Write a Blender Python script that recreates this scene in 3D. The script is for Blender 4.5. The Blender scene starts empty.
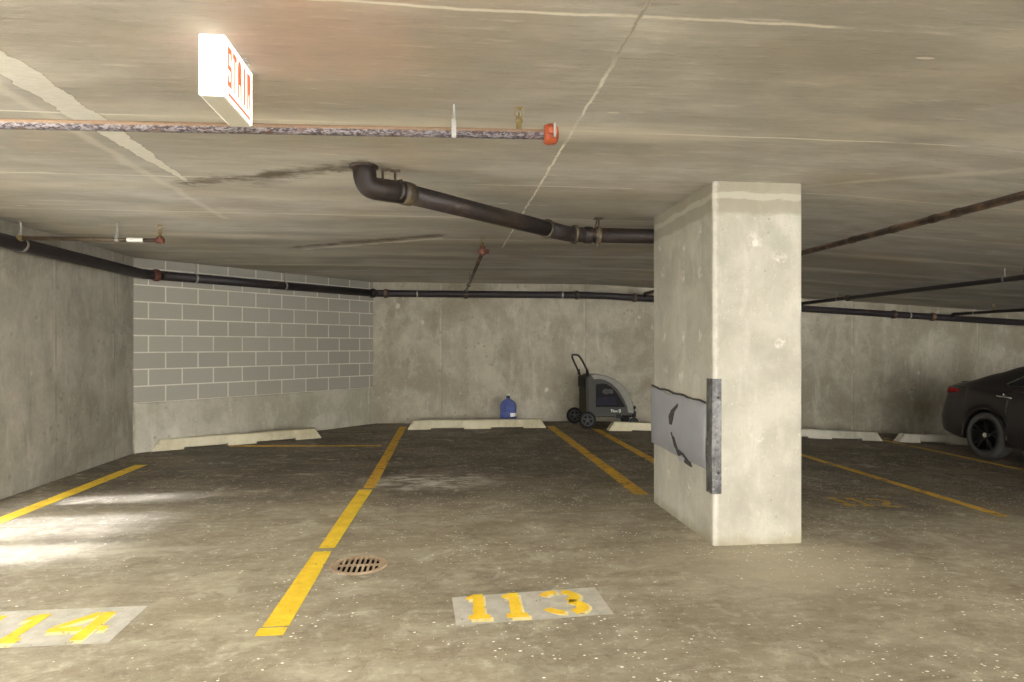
# Underground parking garage stall: everything in metres, z up, y runs away from the camera into the stalls.
import bpy, bmesh, math, random
from mathutils import Vector, Matrix
random.seed(7)
PI = math.pi
scene = bpy.context.scene
COL = scene.collection
H = 2.336                       # clear height from floor to slab

def slope(x):                   # the deck runs level, then ramps gently down to the right
    if x < 2.2: return 0.0
    if x > 3.0: return -0.055*(x-2.6)
    return -0.055*(x-2.2)**2/1.6

# ------------------------------------------------------------------ materials
def srgb(r, g, b):
    f = lambda c: (c/255/12.92 if c <= 10.3 else ((c/255+0.055)/1.055)**2.4)
    return (f(r), f(g), f(b), 1.0)

class Mat:
    def __init__(s, name):
        s.m = bpy.data.materials.new(name); s.m.use_nodes = True
        s.t = s.m.node_tree; s.n = s.t.nodes; s.l = s.t.links
        s.bsdf = s.n['Principled BSDF']; s.out = s.n['Material Output']
        s.co = s.n.new('ShaderNodeTexCoord').outputs['Object']
    def put(s, sock, v):
        if isinstance(v, bpy.types.NodeSocket): s.l.new(v, sock)
        else: sock.default_value = v
    def map(s, vec, scale=(1,1,1), loc=(0,0,0), rot=(0,0,0)):
        n = s.n.new('ShaderNodeMapping'); s.put(n.inputs['Vector'], vec)
        n.inputs['Scale'].default_value = scale; n.inputs['Location'].default_value = loc; n.inputs['Rotation'].default_value = rot
        return n.outputs[0]
    def noise(s, scale=1, detail=4, rough=.55, vec=None, st=(1,1,1), dist=0., loc=(0,0,0)):
        n = s.n.new('ShaderNodeTexNoise')
        s.put(n.inputs['Vector'], s.map(vec or s.co, st, loc))
        n.inputs['Scale'].default_value = scale; n.inputs['Detail'].default_value = detail
        n.inputs['Roughness'].default_value = rough; n.inputs['Distortion'].default_value = dist
        return n.outputs['Fac']
    def vor(s, scale=1, vec=None, st=(1,1,1), out='Distance', rnd=1.):
        n = s.n.new('ShaderNodeTexVoronoi'); s.put(n.inputs['Vector'], s.map(vec or s.co, st))
        n.inputs['Scale'].default_value = scale; n.inputs['Randomness'].default_value = rnd
        return n.outputs[out]
    def op(s, o, a, b=0., c=0., clamp=False):
        n = s.n.new('ShaderNodeMath'); n.operation = o; n.use_clamp = clamp
        s.put(n.inputs[0], a); s.put(n.inputs[1], b); s.put(n.inputs[2], c)
        return n.outputs[0]
    def rng(s, v, a, b, c=0., d=1.):
        n = s.n.new('ShaderNodeMapRange'); n.clamp = True; n.interpolation_type = 'SMOOTHSTEP'
        s.put(n.inputs[0], v)
        for i, q in enumerate((a, b, c, d)): s.put(n.inputs[i+1], q)
        return n.outputs[0]
    def mix(s, f, a, b, mode='MIX'):
        n = s.n.new('ShaderNodeMix'); n.data_type = 'RGBA'; n.blend_type = mode
        s.put(n.inputs[0], f); s.put(n.inputs[6], a); s.put(n.inputs[7], b)
        return n.outputs[2]
    def mul(s, a, b): return s.op('MULTIPLY', a, b)
    def xyz(s, vec=None):
        n = s.n.new('ShaderNodeSeparateXYZ'); s.put(n.inputs[0], vec or s.co); return n.outputs
    def vec(s, x, y, z):
        n = s.n.new('ShaderNodeCombineXYZ')
        for i, q in enumerate((x, y, z)): s.put(n.inputs[i], q)
        return n.outputs[0]
    def dist(s, p, vec=None):
        n = s.n.new('ShaderNodeVectorMath'); n.operation = 'DISTANCE'; s.put(n.inputs[0], vec or s.co)
        n.inputs[1].default_value = p; return n.outputs['Value']
    def segd(s, X, Y, a, b):
        """distance from (X,Y) to the segment ab"""
        dx, dy = b[0]-a[0], b[1]-a[1]; L2 = dx*dx+dy*dy
        px = s.op('SUBTRACT', X, a[0]); py = s.op('SUBTRACT', Y, a[1])
        t = s.op('DIVIDE', s.op('ADD', s.mul(px, dx), s.mul(py, dy)), L2, clamp=True)
        ex = s.op('SUBTRACT', px, s.mul(t, dx)); ey = s.op('SUBTRACT', py, s.mul(t, dy))
        return s.op('SQRT', s.op('ADD', s.mul(ex, ex), s.mul(ey, ey)))
    def bump(s, h, strength=.3, dist=.01):
        n = s.n.new('ShaderNodeBump'); n.inputs['Strength'].default_value = strength; n.inputs['Distance'].default_value = dist
        s.put(n.inputs['Height'], h); s.l.new(n.outputs[0], s.bsdf.inputs['Normal'])
    def done(s, col=None, rough=.8, metal=0., spec=None):
        if col is not None: s.put(s.bsdf.inputs['Base Color'], col)
        s.put(s.bsdf.inputs['Roughness'], rough); s.put(s.bsdf.inputs['Metallic'], metal)
        if spec is not None: s.put(s.bsdf.inputs['Specular IOR Level'], spec)
        return s.m

def simple(name, c, rough=.6, metal=0., var=.12, scale=30., spec=None, st=(1,1,1)):
    m = Mat(name); n = m.noise(scale, 4, st=st)
    lo = tuple(v*(1-var) for v in c[:3])+(1,); hi = tuple(min(1, v*(1+var)) for v in c[:3])+(1,)
    return m.done(m.mix(m.rng(n, .3, .7), lo, hi), rough, metal, spec)

def emit(name, c, strength):
    m = Mat(name); m.done(c, .4)
    m.put(m.bsdf.inputs['Emission Color'], c); m.bsdf.inputs['Emission Strength'].default_value = strength
    return m.m

def mat_floor():
    m = Mat('garage floor concrete'); x, y, z = m.xyz()
    big = m.noise(.55, 4, .6, dist=.4); med = m.noise(2.2, 7, .7, st=(.6, 1.2, 1)); fine = m.noise(24, 6, .76, st=(.7, 1, 1))
    streak = m.noise(5, 6, .68, st=(.4, 1.5, 1), dist=.4)
    c = m.mix(m.rng(med, .3, .72), srgb(136, 126, 106), srgb(172, 163, 142))
    c = m.mix(m.mul(m.rng(streak, .42, .66), .5), c, srgb(128, 117, 94))
    # oily, tyre-worn stalls: brown staining that starts past the aisle with a ragged edge
    wob = m.op('ADD', y, m.mul(m.op('SUBTRACT', big, .5), 3.2))
    wob = m.op('ADD', wob, m.mul(m.op('SUBTRACT', m.noise(1.1, 5, .6, st=(.35, 1, 1)), .5), 3.0))
    wob = m.op('ADD', wob, m.mul(m.rng(x, 1.8, 4.0), 1.0))
    stall = m.rng(wob, 4.4, 6.9)
    dirt = m.mix(m.rng(m.noise(2.6, 7, .74, st=(.45, 1, 1), dist=.5), .38, .66), srgb(70, 61, 51), srgb(114, 103, 86))
    c = m.mix(m.mul(stall, .92), c, dirt)
    mid = m.noise(10, 6, .72, st=(.7, 1, 1), loc=(6, 6, 0), dist=.4)
    c = m.mix(m.mul(m.rng(mid, .54, .68), .5), c, srgb(104, 95, 78)); c = m.mix(m.mul(m.rng(mid, .45, .33), .35), c, srgb(206, 199, 180))
    oil = m.mul(m.rng(m.noise(.9, 5, .65, loc=(3.3, 1.7, 0)), .56, .68), .45)
    c = m.mix(oil, c, srgb(92, 82, 66))
    c = m.mix(m.mul(m.rng(fine, .53, .72), .55), c, srgb(206, 199, 180))
    c = m.mix(m.mul(m.rng(fine, .47, .28), .55), c, srgb(96, 88, 72))
    grit = m.noise(90, 4, .8); c = m.mix(m.mul(m.rng(grit, .56, .74), .4), c, srgb(214, 207, 190)); c = m.mix(m.mul(m.rng(grit, .44, .28), .4), c, srgb(92, 84, 68))
    blot = m.noise(3.4, 7, .7, dist=.6, loc=(8, 3, 0)); c = m.mix(m.mul(m.rng(blot, .54, .68), .55), c, srgb(118, 108, 90)); c = m.mix(m.mul(m.rng(blot, .44, .32), .4), c, srgb(204, 197, 176))
    # pale dust scuffed round the foot of the column
    dd = m.op('ADD', m.dist((2.0, 3.62, 0), m.map(m.co, (.8, 1.2, 1), (.40, -.72, 0))), m.mul(m.noise(3.5, 6, .7, st=(.6, 1, 1)), .8))
    c = m.mix(m.mul(m.rng(dd, 1.25, .5), .65), c, srgb(190, 180, 156))
    # dried salt splash on the stall
    d = m.op('ADD', m.dist((-.1, 6.15, 0), m.map(m.co, (.85, 1.5, 1), (0, -3.07, 0))), m.mul(m.noise(5, 6, .7), .55))
    c = m.mix(m.mul(m.rng(d, 1.0, .5), m.rng(m.noise(9, 6, .75, st=(.45,1,1)), .42, .60)), c, srgb(205, 200, 188))
    # white crumbs and paint flecks
    spz = m.vor(62, st=(.75, 1, 1)); spc = m.vor(62, st=(.75, 1, 1), out='Color')
    sepc = m.n.new('ShaderNodeSeparateColor'); m.put(sepc.inputs[0], spc)
    dens = m.rng(m.noise(1.3, 4, .6, loc=(5, 2, 0)), .40, .64, .006, .22)
    dens = m.mul(dens, m.rng(x, -2.5, 1.4, .35, 1.5))
    on = m.op('LESS_THAN', sepc.outputs[0], dens)
    rad = m.op('ADD', m.mul(m.op('POWER', sepc.outputs[1], 2.), .30), .10)
    sp = m.mul(on, m.op('LESS_THAN', m.op('ADD', spz, m.mul(m.noise(150, 3), .22)), m.op('ADD', rad, .11)))
    c = m.mix(m.mul(sp, .95), c, srgb(248, 245, 234))
    sp2 = m.mul(m.op('LESS_THAN', m.vor(90), .16), m.rng(m.noise(2.6, 4, .6, loc=(1, 7, 0)), .42, .66, .0, .8))
    c = m.mix(sp2, c, srgb(205, 196, 172))
    # hairline tooling joint
    j = m.op('ABSOLUTE', m.op('SUBTRACT', m.op('ADD', y, m.mul(m.noise(.8, 3), .06)), 4.94))
    c = m.mix(m.mul(m.rng(j, .012, .003), .35), c, srgb(86, 77, 60))
    h = m.op('ADD', m.mul(fine, .6), m.mul(sp, .8)); m.bump(h, .25, .006)
    return m.done(c, m.rng(big, .3, .7, .55, .8), spec=.35)

def mat_ceiling():
    m = Mat('ceiling slab concrete'); x, y, z = m.xyz()
    big = m.noise(.55, 5, .6, st=(.6, 1, 1), dist=.6); streak = m.noise(3.2, 7, .68, st=(.45, 2.0, 1), dist=.5)
    grain = m.noise(9, 6, .72, st=(.4, 2.6, 1)); fine = m.noise(42, 4, .65, st=(.4, 1.4, 1))
    c = m.mix(m.rng(streak, .3, .7), srgb(186, 183, 175), srgb(214, 212, 206))
    c = m.mix(m.mul(m.rng(big, .42, .64), .75), c, srgb(168, 164, 154))
    c = m.mix(m.mul(m.rng(m.noise(1.1, 5, .6, st=(.45, 1.3, 1), loc=(7, 3, 0)), .5, .68), .6), c, srgb(226, 221, 208))
    c = m.mix(m.mul(m.rng(m.noise(.8, 4, .6, loc=(1, 9, 0)), .5, .7), .35), c, srgb(196, 176, 148))
    c = m.mix(m.mul(m.rng(grain, .54, .72), .5), c, srgb(234, 231, 222))
    c = m.mix(m.mul(m.rng(grain, .45, .28), .5), c, srgb(148, 141, 126))
    c = m.mix(m.mul(m.rng(fine, .42, .25), .4), c, srgb(150, 143, 128))
    # pink glow of the lit sign, painted into the slab colour
    d = m.op('ADD', m.dist((-.42, 2.25, H)), m.mul(m.noise(4, 4), .45))
    c = m.mix(m.mul(m.rng(d, .75, .3), .45), c, srgb(228, 190, 172))
    # formwork seams, every 1.1 m across the bays
    wy = m.op('ADD', y, m.mul(m.op('SUBTRACT', m.noise(1.3, 6, .65), .5), .07))
    fr = m.op('PINGPONG', m.op('SUBTRACT', wy, 2.02), .55)
    brk = m.rng(m.noise(1.9, 5, .65, st=(.6, .4, 1)), .38, .56)
    c = m.mix(m.mul(m.mul(m.rng(fr, .013, .003), brk), .85), c, srgb(246, 243, 232))
    bandn = m.rng(m.noise(.8, 5, .6, st=(.4, 1.2, 1), loc=(2, 0, 0)), .44, .62)
    wid = m.op('ADD', .05, m.mul(m.noise(1.2, 5, .65, st=(.6, .3, 1), loc=(6, 1, 0)), .24))
    c = m.mix(m.mul(m.mul(m.op('SUBTRACT', 1., m.op('DIVIDE', fr, wid), clamp=True), bandn), .65), c, srgb(238, 233, 218))
    sm = m.op('PINGPONG', m.op('SUBTRACT', wy, 2.30), .55)
    c = m.mix(m.mul(m.mul(m.rng(sm, .3, .02), m.rng(m.noise(.9, 4, st=(.4, 1, 1), loc=(3, 5, 0)), .4, .6)), .4), c, srgb(150, 142, 124))
    # pale filler strip along one board joint
    e = m.op('ABSOLUTE', m.op('ADD', m.op('ADD', x, 1.635), m.mul(m.op('SUBTRACT', m.noise(5, 6, .7), .5), .12)))
    wd = m.rng(y, 3.0, 4.45, .075, .016)
    pm = m.mul(m.op('LESS_THAN', e, wd), m.op('LESS_THAN', y, 4.42))
    c = m.mix(m.mul(m.rng(m.op('ABSOLUTE', m.op('SUBTRACT', e, wd)), .012, .002), m.mul(m.op('LESS_THAN', y, 4.42), .3)), c, srgb(140, 132, 114))
    c = m.mix(pm, c, m.mix(m.rng(fine, .3, .7), srgb(224, 222, 212), srgb(236, 234, 226)))
    e2 = m.op('ABSOLUTE', m.op('ADD', m.op('ADD', x, 1.80), m.mul(m.op('SUBTRACT', m.noise(3, 5, .65), .5), .12)))
    c = m.mix(m.mul(m.mul(m.rng(e2, .05, .01), m.op('LESS_THAN', y, 5.6)), .4), c, srgb(230, 226, 214))
    # white crack with a dark open end near the aisle
    cx = m.op('ABSOLUTE', m.op('SUBTRACT', m.op('ADD', x, m.mul(m.op('SUBTRACT', m.noise(6, 6, .75), .5), .05)), .632))
    cm = m.mul(m.rng(cx, .011, .003), m.op('LESS_THAN', y, 6.9))
    c = m.mix(m.mul(cm, m.rng(m.noise(7, 4), .35, .55, .25, .95)), c, srgb(248, 246, 238))
    c = m.mix(m.mul(m.rng(cx, .012, .002), m.rng(y, 2.6, 2.2, 0, .7)), c, srgb(124, 116, 100))
    # damp cracks
    nz = m.op('ADD', m.mul(m.noise(4, 6, .72), .55), m.mul(m.noise(15, 6, .72, st=(.5, 1, 1)), .45)); nz2 = m.noise(2.4, 5, .7, loc=(4, 4, 0))
    for a, b, w, s_ in (((-1.66, 4.40), (-.45, 3.83), .13, .85), ((-1.57, 7.1), (-.03, 6.2), .15, .85), ((-1.2, 4.28), (-.8, 3.98), .2, .5)):
        sd = m.op('ADD', m.segd(x, y, a, b), m.mul(m.op('SUBTRACT', nz, .47), .55))
        c = m.mix(m.mul(m.rng(sd, w, .0), s_), c, srgb(108, 100, 84))
    sd = m.op('ADD', m.segd(x, y, (-1.5, 7.25), (-.03, 6.38)), m.mul(m.op('SUBTRACT', nz, .5), .3))
    c = m.mix(m.mul(m.rng(sd, .06, .0), .8), c, srgb(236, 231, 216))
    sd = m.op('ADD', m.segd(x, y, (2.3, 4.1), (3.4, 3.35)), m.mul(m.op('SUBTRACT', nz2, .5), .2))
    c = m.mix(m.mul(m.rng(sd, .07, .0), .5), c, srgb(236, 232, 220))
    ch = m.mul(m.op('LESS_THAN', m.vor(3.1, st=(.35, 1.4, 1)), .045), 1.)
    c = m.mix(m.mul(ch, .7), c, srgb(244, 240, 228))
    m.bump(m.op('ADD', m.op('ADD', m.mul(grain, .7), m.mul(streak, .6)), m.mul(pm, .5)), .4, .012)
    return m.done(c, .85, spec=.2)

def mat_wall(name, lo, hi, dark, pale, board=.61, axis='x', k=1.):
    m = Mat(name); x, y, z = m.xyz(); u = x if axis == 'x' else y
    big = m.noise(.9, 5, .62, dist=.5); med = m.noise(3.2, 7, .7, dist=.7)
    run = m.noise(7, 7, .72, st=(1, 1, .22), dist=.4); run2 = m.noise(2.4, 6, .68, st=(1, 1, .42), loc=(4, 4, 0), dist=.5); fine = m.noise(32, 6, .75)
    c = m.mix(m.rng(med, .32, .68), lo, hi)
    c = m.mix(m.mul(m.rng(big, .44, .62), .6*k), c, dark)
    c = m.mix(m.mul(m.rng(run2, .53, .66), .42*k), c, dark)
    c = m.mix(m.mul(m.rng(run2, .46, .34), .3*k), c, pale)
    c = m.mix(m.mul(m.rng(run, .54, .70), .34*k), c, pale)
    c = m.mix(m.mul(m.rng(run, .44, .30), .38*k), c, dark)
    c = m.mix(m.mul(m.rng(fine, .54, .74), .5), c, pale)
    c = m.mix(m.mul(m.rng(fine, .44, .28), .4), c, dark)
    # vertical board joints
    jw = m.op('PINGPONG', m.op('ADD', u, m.mul(m.noise(2, 3, st=(1, 1, .5)), .03)), board)
    c = m.mix(m.mul(m.rng(jw, .014, .004), m.rng(m.noise(2.2, 3), .4, .55, .15, .7)), c, dark)
    jp = m.op('PINGPONG', m.op('ADD', u, .035), board)
    c = m.mix(m.mul(m.rng(jp, .03, .008), m.rng(m.noise(3.1, 3), .45, .6, 0, .3)), c, pale)
    # patched tie holes, chips and scabs
    v = m.vor(1.7, st=(1, 1, .8)); v2 = m.op('ADD', v, m.mul(m.noise(14, 4, .7), .14))
    c = m.mix(m.mul(m.rng(v2, .15, .10), .75), c, pale)
    sc = m.mul(m.rng(m.noise(11, 6, .75, st=(1, 1, .7), loc=(2, 8, 1)), .62, .70), m.rng(m.noise(1.3, 3, loc=(5, 5, 5)), .48, .62))
    c = m.mix(m.mul(sc, .75), c, pale)
    ch = m.mul(m.op('LESS_THAN', m.vor(9), .2), m.rng(m.noise(2, 3, loc=(9, 0, 0)), .5, .6))
    c = m.mix(m.mul(ch, .55), c, dark)
    m.bump(m.op('ADD', m.mul(fine, .6), m.mul(run, .6)), .4, .012)
    return m.done(c, .85, spec=.2)

def mat_column():
    m = Mat('pale column concrete'); x, y, z = m.xyz()
    med = m.noise(3.2, 6, .62, dist=.4); run = m.noise(9, 4, .6, st=(1, 1, .25)); fine = m.noise(45, 5, .7)
    c = m.mix(m.rng(med, .3, .72), srgb(164, 160, 146), srgb(186, 183, 169))
    c = m.mix(m.mul(m.rng(run, .5, .72), .3), c, srgb(212, 209, 196))
    c = m.mix(m.mul(m.rng(fine, .44, .28), .5), c, srgb(160, 155, 138))
    c = m.mix(m.mul(m.rng(m.noise(60, 5, .75, st=(1, 1, .6)), .58, .72), .4), c, srgb(230, 228, 218))
    # rough darker band left by the formwork at the head
    zt = m.op('ADD', z, m.mul(m.op('SUBTRACT', m.noise(7, 5, .65, st=(.5, .5, 2)), .5), .09))
    c = m.mix(m.mul(m.rng(zt, 2.12, 2.15), .7), c, srgb(150, 144, 126))
    c = m.mix(m.mul(m.mul(m.rng(zt, 2.22, 2.23), m.rng(zt, 2.27, 2.26)), .55), c, srgb(192, 188, 172))
    # patched tie holes
    pts = [(2.00,3.97,1.96),(2.16,3.97,1.85),(2.01,3.97,.69),(2.16,3.97,1.30),
           (1.72,5.0,2.07),(1.72,4.5,1.97),(1.72,4.2,2.06),(1.72,4.93,1.85),(1.72,4.5,1.78),(1.72,4.2,1.78),(1.72,4.9,1.35),(1.72,4.5,1.35),(1.72,4.2,1.35),(1.72,4.25,1.05),(1.72,4.55,1.06),(1.72,4.85,1.1),(1.72,4.4,.27),(1.72,4.8,.3)]
    near = None; wob = m.noise(18, 4, .6)
    for p in pts:
        d = m.dist(p); near = d if near is None else m.op('MINIMUM', near, d)
    near = m.op('ADD', near, m.mul(m.op('SUBTRACT', wob, .5), .11))
    c = m.mix(m.mul(m.mul(m.rng(near, .058, .01), m.rng(m.noise(26, 4, .7), .42, .62)), .5), c, srgb(238, 236, 226))
    c = m.mix(m.mul(m.mul(m.rng(near, .04, .058), m.rng(near, .085, .064)), m.rng(m.noise(11, 4, .6), .45, .65, 0, .3)), c, srgb(166, 160, 140))
    # splashed grime at the foot
    zb = m.op('ADD', z, m.mul(m.op('SUBTRACT', m.noise(9, 5, .65), .5), .16))
    c = m.mix(m.mul(m.rng(zb, .09, .0), .6), c, srgb(150, 140, 112))
    # whitewash runs down the leading arris
    ed = m.dist((1.722, 3.976, 0), m.map(m.co, (1, 1, 0)))
    c = m.mix(m.mul(m.rng(m.op('ADD', ed, m.mul(wob, .06)), .07, .03), .4), c, srgb(236, 233, 224))
    pit = m.mul(m.op('LESS_THAN', m.vor(14), .1), m.rng(m.noise(3, 3), .5, .6))
    c = m.mix(m.mul(pit, .6), c, srgb(140, 132, 110))
    m.bump(m.op('ADD', m.mul(fine, .5), m.mul(m.rng(near, .06, .03), .5)), .3, .008)
    return m.done(c, .82, spec=.25)

def mat_block():
    m = Mat('grey concrete block with pale mortar'); x, y, z = m.xyz()
    b = m.n.new('ShaderNodeTexBrick'); b.offset = .5; b.squash = 1.0
    m.put(b.inputs['Vector'], m.vec(m.op('SUBTRACT', x, .1638), m.op('SUBTRACT', z, .593), 0.))
    b.inputs['Color1'].default_value = srgb(168, 165, 154); b.inputs['Color2'].default_value = srgb(158, 155, 144)
    b.inputs['Mortar'].default_value = srgb(220, 216, 202)
    b.inputs['Scale'].default_value = 1.0; b.inputs['Mortar Size'].default_value = .0088; b.inputs['Mortar Smooth'].default_value = .25
    b.inputs['Bias'].default_value = -.1; b.inputs['Brick Width'].default_value = .4064; b.inputs['Row Height'].default_value = .2032
    fine = m.noise(55, 4, .7); med = m.noise(2.0, 4, .6)
    c = m.mix(m.mul(m.rng(fine, .3, .7), .22), b.outputs['Color'], srgb(132, 128, 114))
    c = m.mix(m.mul(m.rng(med, .45, .65), .3), c, srgb(160, 156, 142))
    m.bump(m.op('ADD', m.mul(b.outputs['Fac'], .5), m.mul(fine, .3)), .4, .006)
    return m.done(c, .88, spec=.2)

def mat_paint(name, c1, c2, wear, wscale=6., st=(1, 1, 1), seed=0.):
    """floor paint; where it has worn through the bare floor shows"""
    m = Mat(name); n = m.noise(wscale, 6, .72, st=st, loc=(seed, seed*.7, 0)); f = m.noise(40, 4, .7, loc=(seed, 0, 0))
    c = m.mix(m.rng(m.noise(9, 5, .6), .35, .65), c1, c2)
    c = m.mix(m.mul(m.rng(f, .58, .72), .5), c, srgb(150, 122, 60))
    m.done(c, .6, spec=.3)
    w = m.op('ADD', m.mul(n, .7), m.mul(f, .3))
    a = m.rng(w, wear-.02, wear+.02)
    tr = m.n.new('ShaderNodeBsdfTransparent'); mx = m.n.new('ShaderNodeMixShader')
    m.put(mx.inputs[0], a); m.l.new(tr.outputs[0], mx.inputs[1]); m.l.new(m.bsdf.outputs[0], mx.inputs[2])
    m.l.new(mx.outputs[0], m.out.inputs['Surface'])
    return m.m

def mat_pipe_scaly():
    m = Mat('flaking painted sprinkler pipe'); x, y, z = m.xyz()
    n = m.noise(110, 4, .75, st=(.4, 1, 1)); n2 = m.noise(50, 4, .6, st=(.3, 1, 1), loc=(3, 0, 0))
    c = m.mix(m.rng(n, .42, .58), srgb(56, 48, 52), srgb(150, 143, 147))
    c = m.mix(m.mul(m.rng(n2, .55, .66), .8), c, srgb(92, 62, 44))
    up = m.n.new('ShaderNodeNewGeometry'); sx = m.xyz(up.outputs['Normal'])
    c = m.mix(m.mul(m.rng(m.op('SUBTRACT', sx[2], m.mul(sx[1], .55)), .42, .66), .85), c, srgb(150, 122, 94))
    m.bump(n, .4, .004)
    return m.done(c, .6, .0)

def mat_rusty(name, base, rust, amt=.55):
    m = Mat(name); n = m.noise(7, 6, .7, st=(.6, .6, 1)); f = m.noise(60, 4, .6)
    c = m.mix(m.rng(n, amt-.06, amt+.12), base, rust)
    c = m.mix(m.mul(m.rng(f, .55, .75), .3), c, tuple(min(1, v*1.9) for v in rust[:3])+(1,))
    m.bump(f, .2, .003)
    return m.done(c, .5, .2)

M = {}
M['floor'] = mat_floor(); M['ceiling'] = mat_ceiling()
M['wall_left'] = mat_wall('left wall concrete', srgb(166, 162, 150), srgb(184, 180, 168), srgb(140, 135, 120), srgb(208, 204, 192), .55, 'y')
M['wall_back'] = mat_wall('back wall concrete', srgb(166, 159, 142), srgb(184, 178, 160), srgb(140, 132, 112), srgb(212, 207, 192), 1.22, 'x')
M['plinth'] = mat_wall('plinth concrete', srgb(180, 176, 160), srgb(194, 190, 175), srgb(150, 144, 124), srgb(216, 212, 198), 1.8, 'x')
M['block'] = mat_block(); M['column'] = mat_column()
M['yellow'] = mat_paint('yellow line paint', srgb(240, 204, 62), srgb(226, 188, 46), .40)
M['yellow_dull'] = mat_paint('worn yellow line paint', srgb(230, 180, 50), srgb(196, 156, 62), .44, seed=2.)
M['digit'] = mat_paint('yellow stencil paint', srgb(246, 208, 62), srgb(236, 194, 50), .36, 9.)
M['old_digit'] = mat_paint('old pale stencil paint', srgb(240, 226, 170), srgb(230, 212, 150), .42, 12.)
M['patch'] = mat_paint('grey stencil backing paint', srgb(196, 192, 182), srgb(176, 172, 160), .38, 7., seed=5.)
M['patch_faint'] = mat_paint('faded stencil backing paint', srgb(140, 131, 112), srgb(124, 115, 96), .5, 9., seed=3.)
M['digit_faint'] = mat_paint('faded stencil paint', srgb(196, 154, 48), srgb(160, 132, 66), .45, 8., seed=8.)
M['stop'] = mat_wall('wheel stop concrete', srgb(200, 192, 162), srgb(214, 207, 180), srgb(166, 157, 128), srgb(226, 220, 198), 5., 'x')
M['stop_grey'] = mat_wall('greyer wheel stop concrete', srgb(178, 174, 158), srgb(194, 190, 174), srgb(146, 141, 124), srgb(208, 204, 190), 5., 'x')
M['pipe_dark'] = mat_rusty('black steel pipe', srgb(44, 39, 42), srgb(74, 58, 48), .62)
M['pipe_iron'] = mat_rusty('black cast iron', srgb(50, 43, 42), srgb(88, 72, 58), .58)
M['pipe_rust'] = mat_rusty('rusty steel pipe', srgb(70, 58, 50), srgb(136, 106, 84), .52)
M['pipe_brown'] = mat_rusty('dull brown steel pipe', srgb(72, 60, 48), srgb(98, 82, 64), .5)
M['pipe_scaly'] = mat_pipe_scaly()
M['clamp'] = mat_rusty('tarnished clamp band', srgb(70, 61, 50), srgb(110, 98, 78), .5)
M['orange'] = simple('orange coupling paint', srgb(158, 74, 40), .5, 0, .25, 60)
M['red'] = simple('dull red coupling paint', srgb(104, 60, 46), .55, 0, .25, 60)
M['brass'] = simple('brass', srgb(150, 134, 90), .35, .5, .15, 80)
M['zinc'] = simple('zinc plated steel', srgb(160, 158, 152), .4, .3, .08, 60)
M['white'] = simple('white label', srgb(232, 230, 224), .6, 0, .04, 40)
M['sign_white'] = simple('white enamelled metal', srgb(226, 224, 214), .5, 0, .03, 20)
M['sign_lit'] = emit('lit sign panel', srgb(255, 250, 240), .6)
M['sign_red'] = emit('lit red lettering', srgb(228, 112, 74), .34)
M['tube'] = emit('fluorescent tube', (1, .98, .94, 1), 50.)
M['guard'] = None
def mat_guard():
    m = Mat('scuffed grey corner guard'); n = m.noise(9, 6, .7, st=(1, 1, .5)); f = m.noise(30, 5, .7, loc=(2, 0, 0))
    c = m.mix(m.rng(n, .35, .65), srgb(66, 65, 64), srgb(122, 121, 119))
    c = m.mix(m.mul(m.rng(f, .55, .7), .7), c, srgb(170, 168, 163))
    c = m.mix(m.mul(m.rng(f, .46, .34), .8), c, srgb(52, 50, 47))
    m.bump(n, .4, .01); return m.done(c, .45, .25)
M['guard'] = mat_guard()
M['panel'] = simple('grey foam panel skin', srgb(152, 153, 156), .7, 0, .05, 5)
M['panel_dark'] = simple('torn dark foam and shadow gap', srgb(66, 63, 58), .9, 0, .2, 50)
M['drain'] = mat_rusty('rust brown drain iron', srgb(160, 138, 112), srgb(190, 168, 140), .5)
M['hole'] = simple('drain sump black', srgb(12, 8, 6), .9)  # near-black puts the deep shade of the slots into the colour
M['fabric'] = simple('dark grey stroller fabric', srgb(80, 79, 74), .85, 0, .1, 160, .15)
M['fabric_rear'] = simple('dark olive grey stroller fabric', srgb(72, 69, 58), .85, 0, .1, 160, .15)
M['hood'] = simple('light grey stroller hood', srgb(138, 136, 128), .75, 0, .1, 14)
M['mesh'] = simple('black window mesh', srgb(26, 24, 26), .6, 0, .15, 200, .15)
M['mesh_lit'] = simple('pale bedding behind mesh', srgb(80, 78, 78), .8, 0, .2, 20, .15)
M['navy'] = simple('dark blue bedding behind mesh', srgb(40, 40, 50), .8, 0, .12, 20, .15)
M['rubber'] = simple('black rubber', srgb(34, 33, 32), .75, 0, .15, 50, .15)
M['plastic'] = simple('black plastic', srgb(42, 40, 38), .5, 0, .1, 50, .15)
M['wheel_grey'] = simple('grey plastic wheel', srgb(52, 51, 49), .5, 0, .1, 50)
M['tyre'] = simple('dusty tyre rubber', srgb(72, 69, 66), .85, 0, .12, 30)
M['rim'] = simple('gloss black rim', srgb(24, 23, 24), .3, .3, .1, 30)
M['chrome'] = simple('chrome', srgb(210, 208, 204), .2, .9, .03, 30)
M['fixture'] = simple('white fixture enamel', srgb(225, 224, 218), .5, 0, .03, 20)
def mat_car():
    m = Mat('charcoal car paint'); n = m.noise(400, 2)
    m.done(m.mix(n, srgb(44, 40, 40), srgb(52, 47, 47)), .42, .25)
    m.bsdf.inputs['Coat Weight'].default_value = .35; m.bsdf.inputs['Coat Roughness'].default_value = .25
    return m.m
M['car'] = mat_car()
M['car_glass'] = simple('dark tinted glass', srgb(30, 29, 31), .08, 0, .05, 3)
M['taillight'] = simple('red tail lamp lens', srgb(170, 26, 34), .2, 0, .1, 40)
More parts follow.
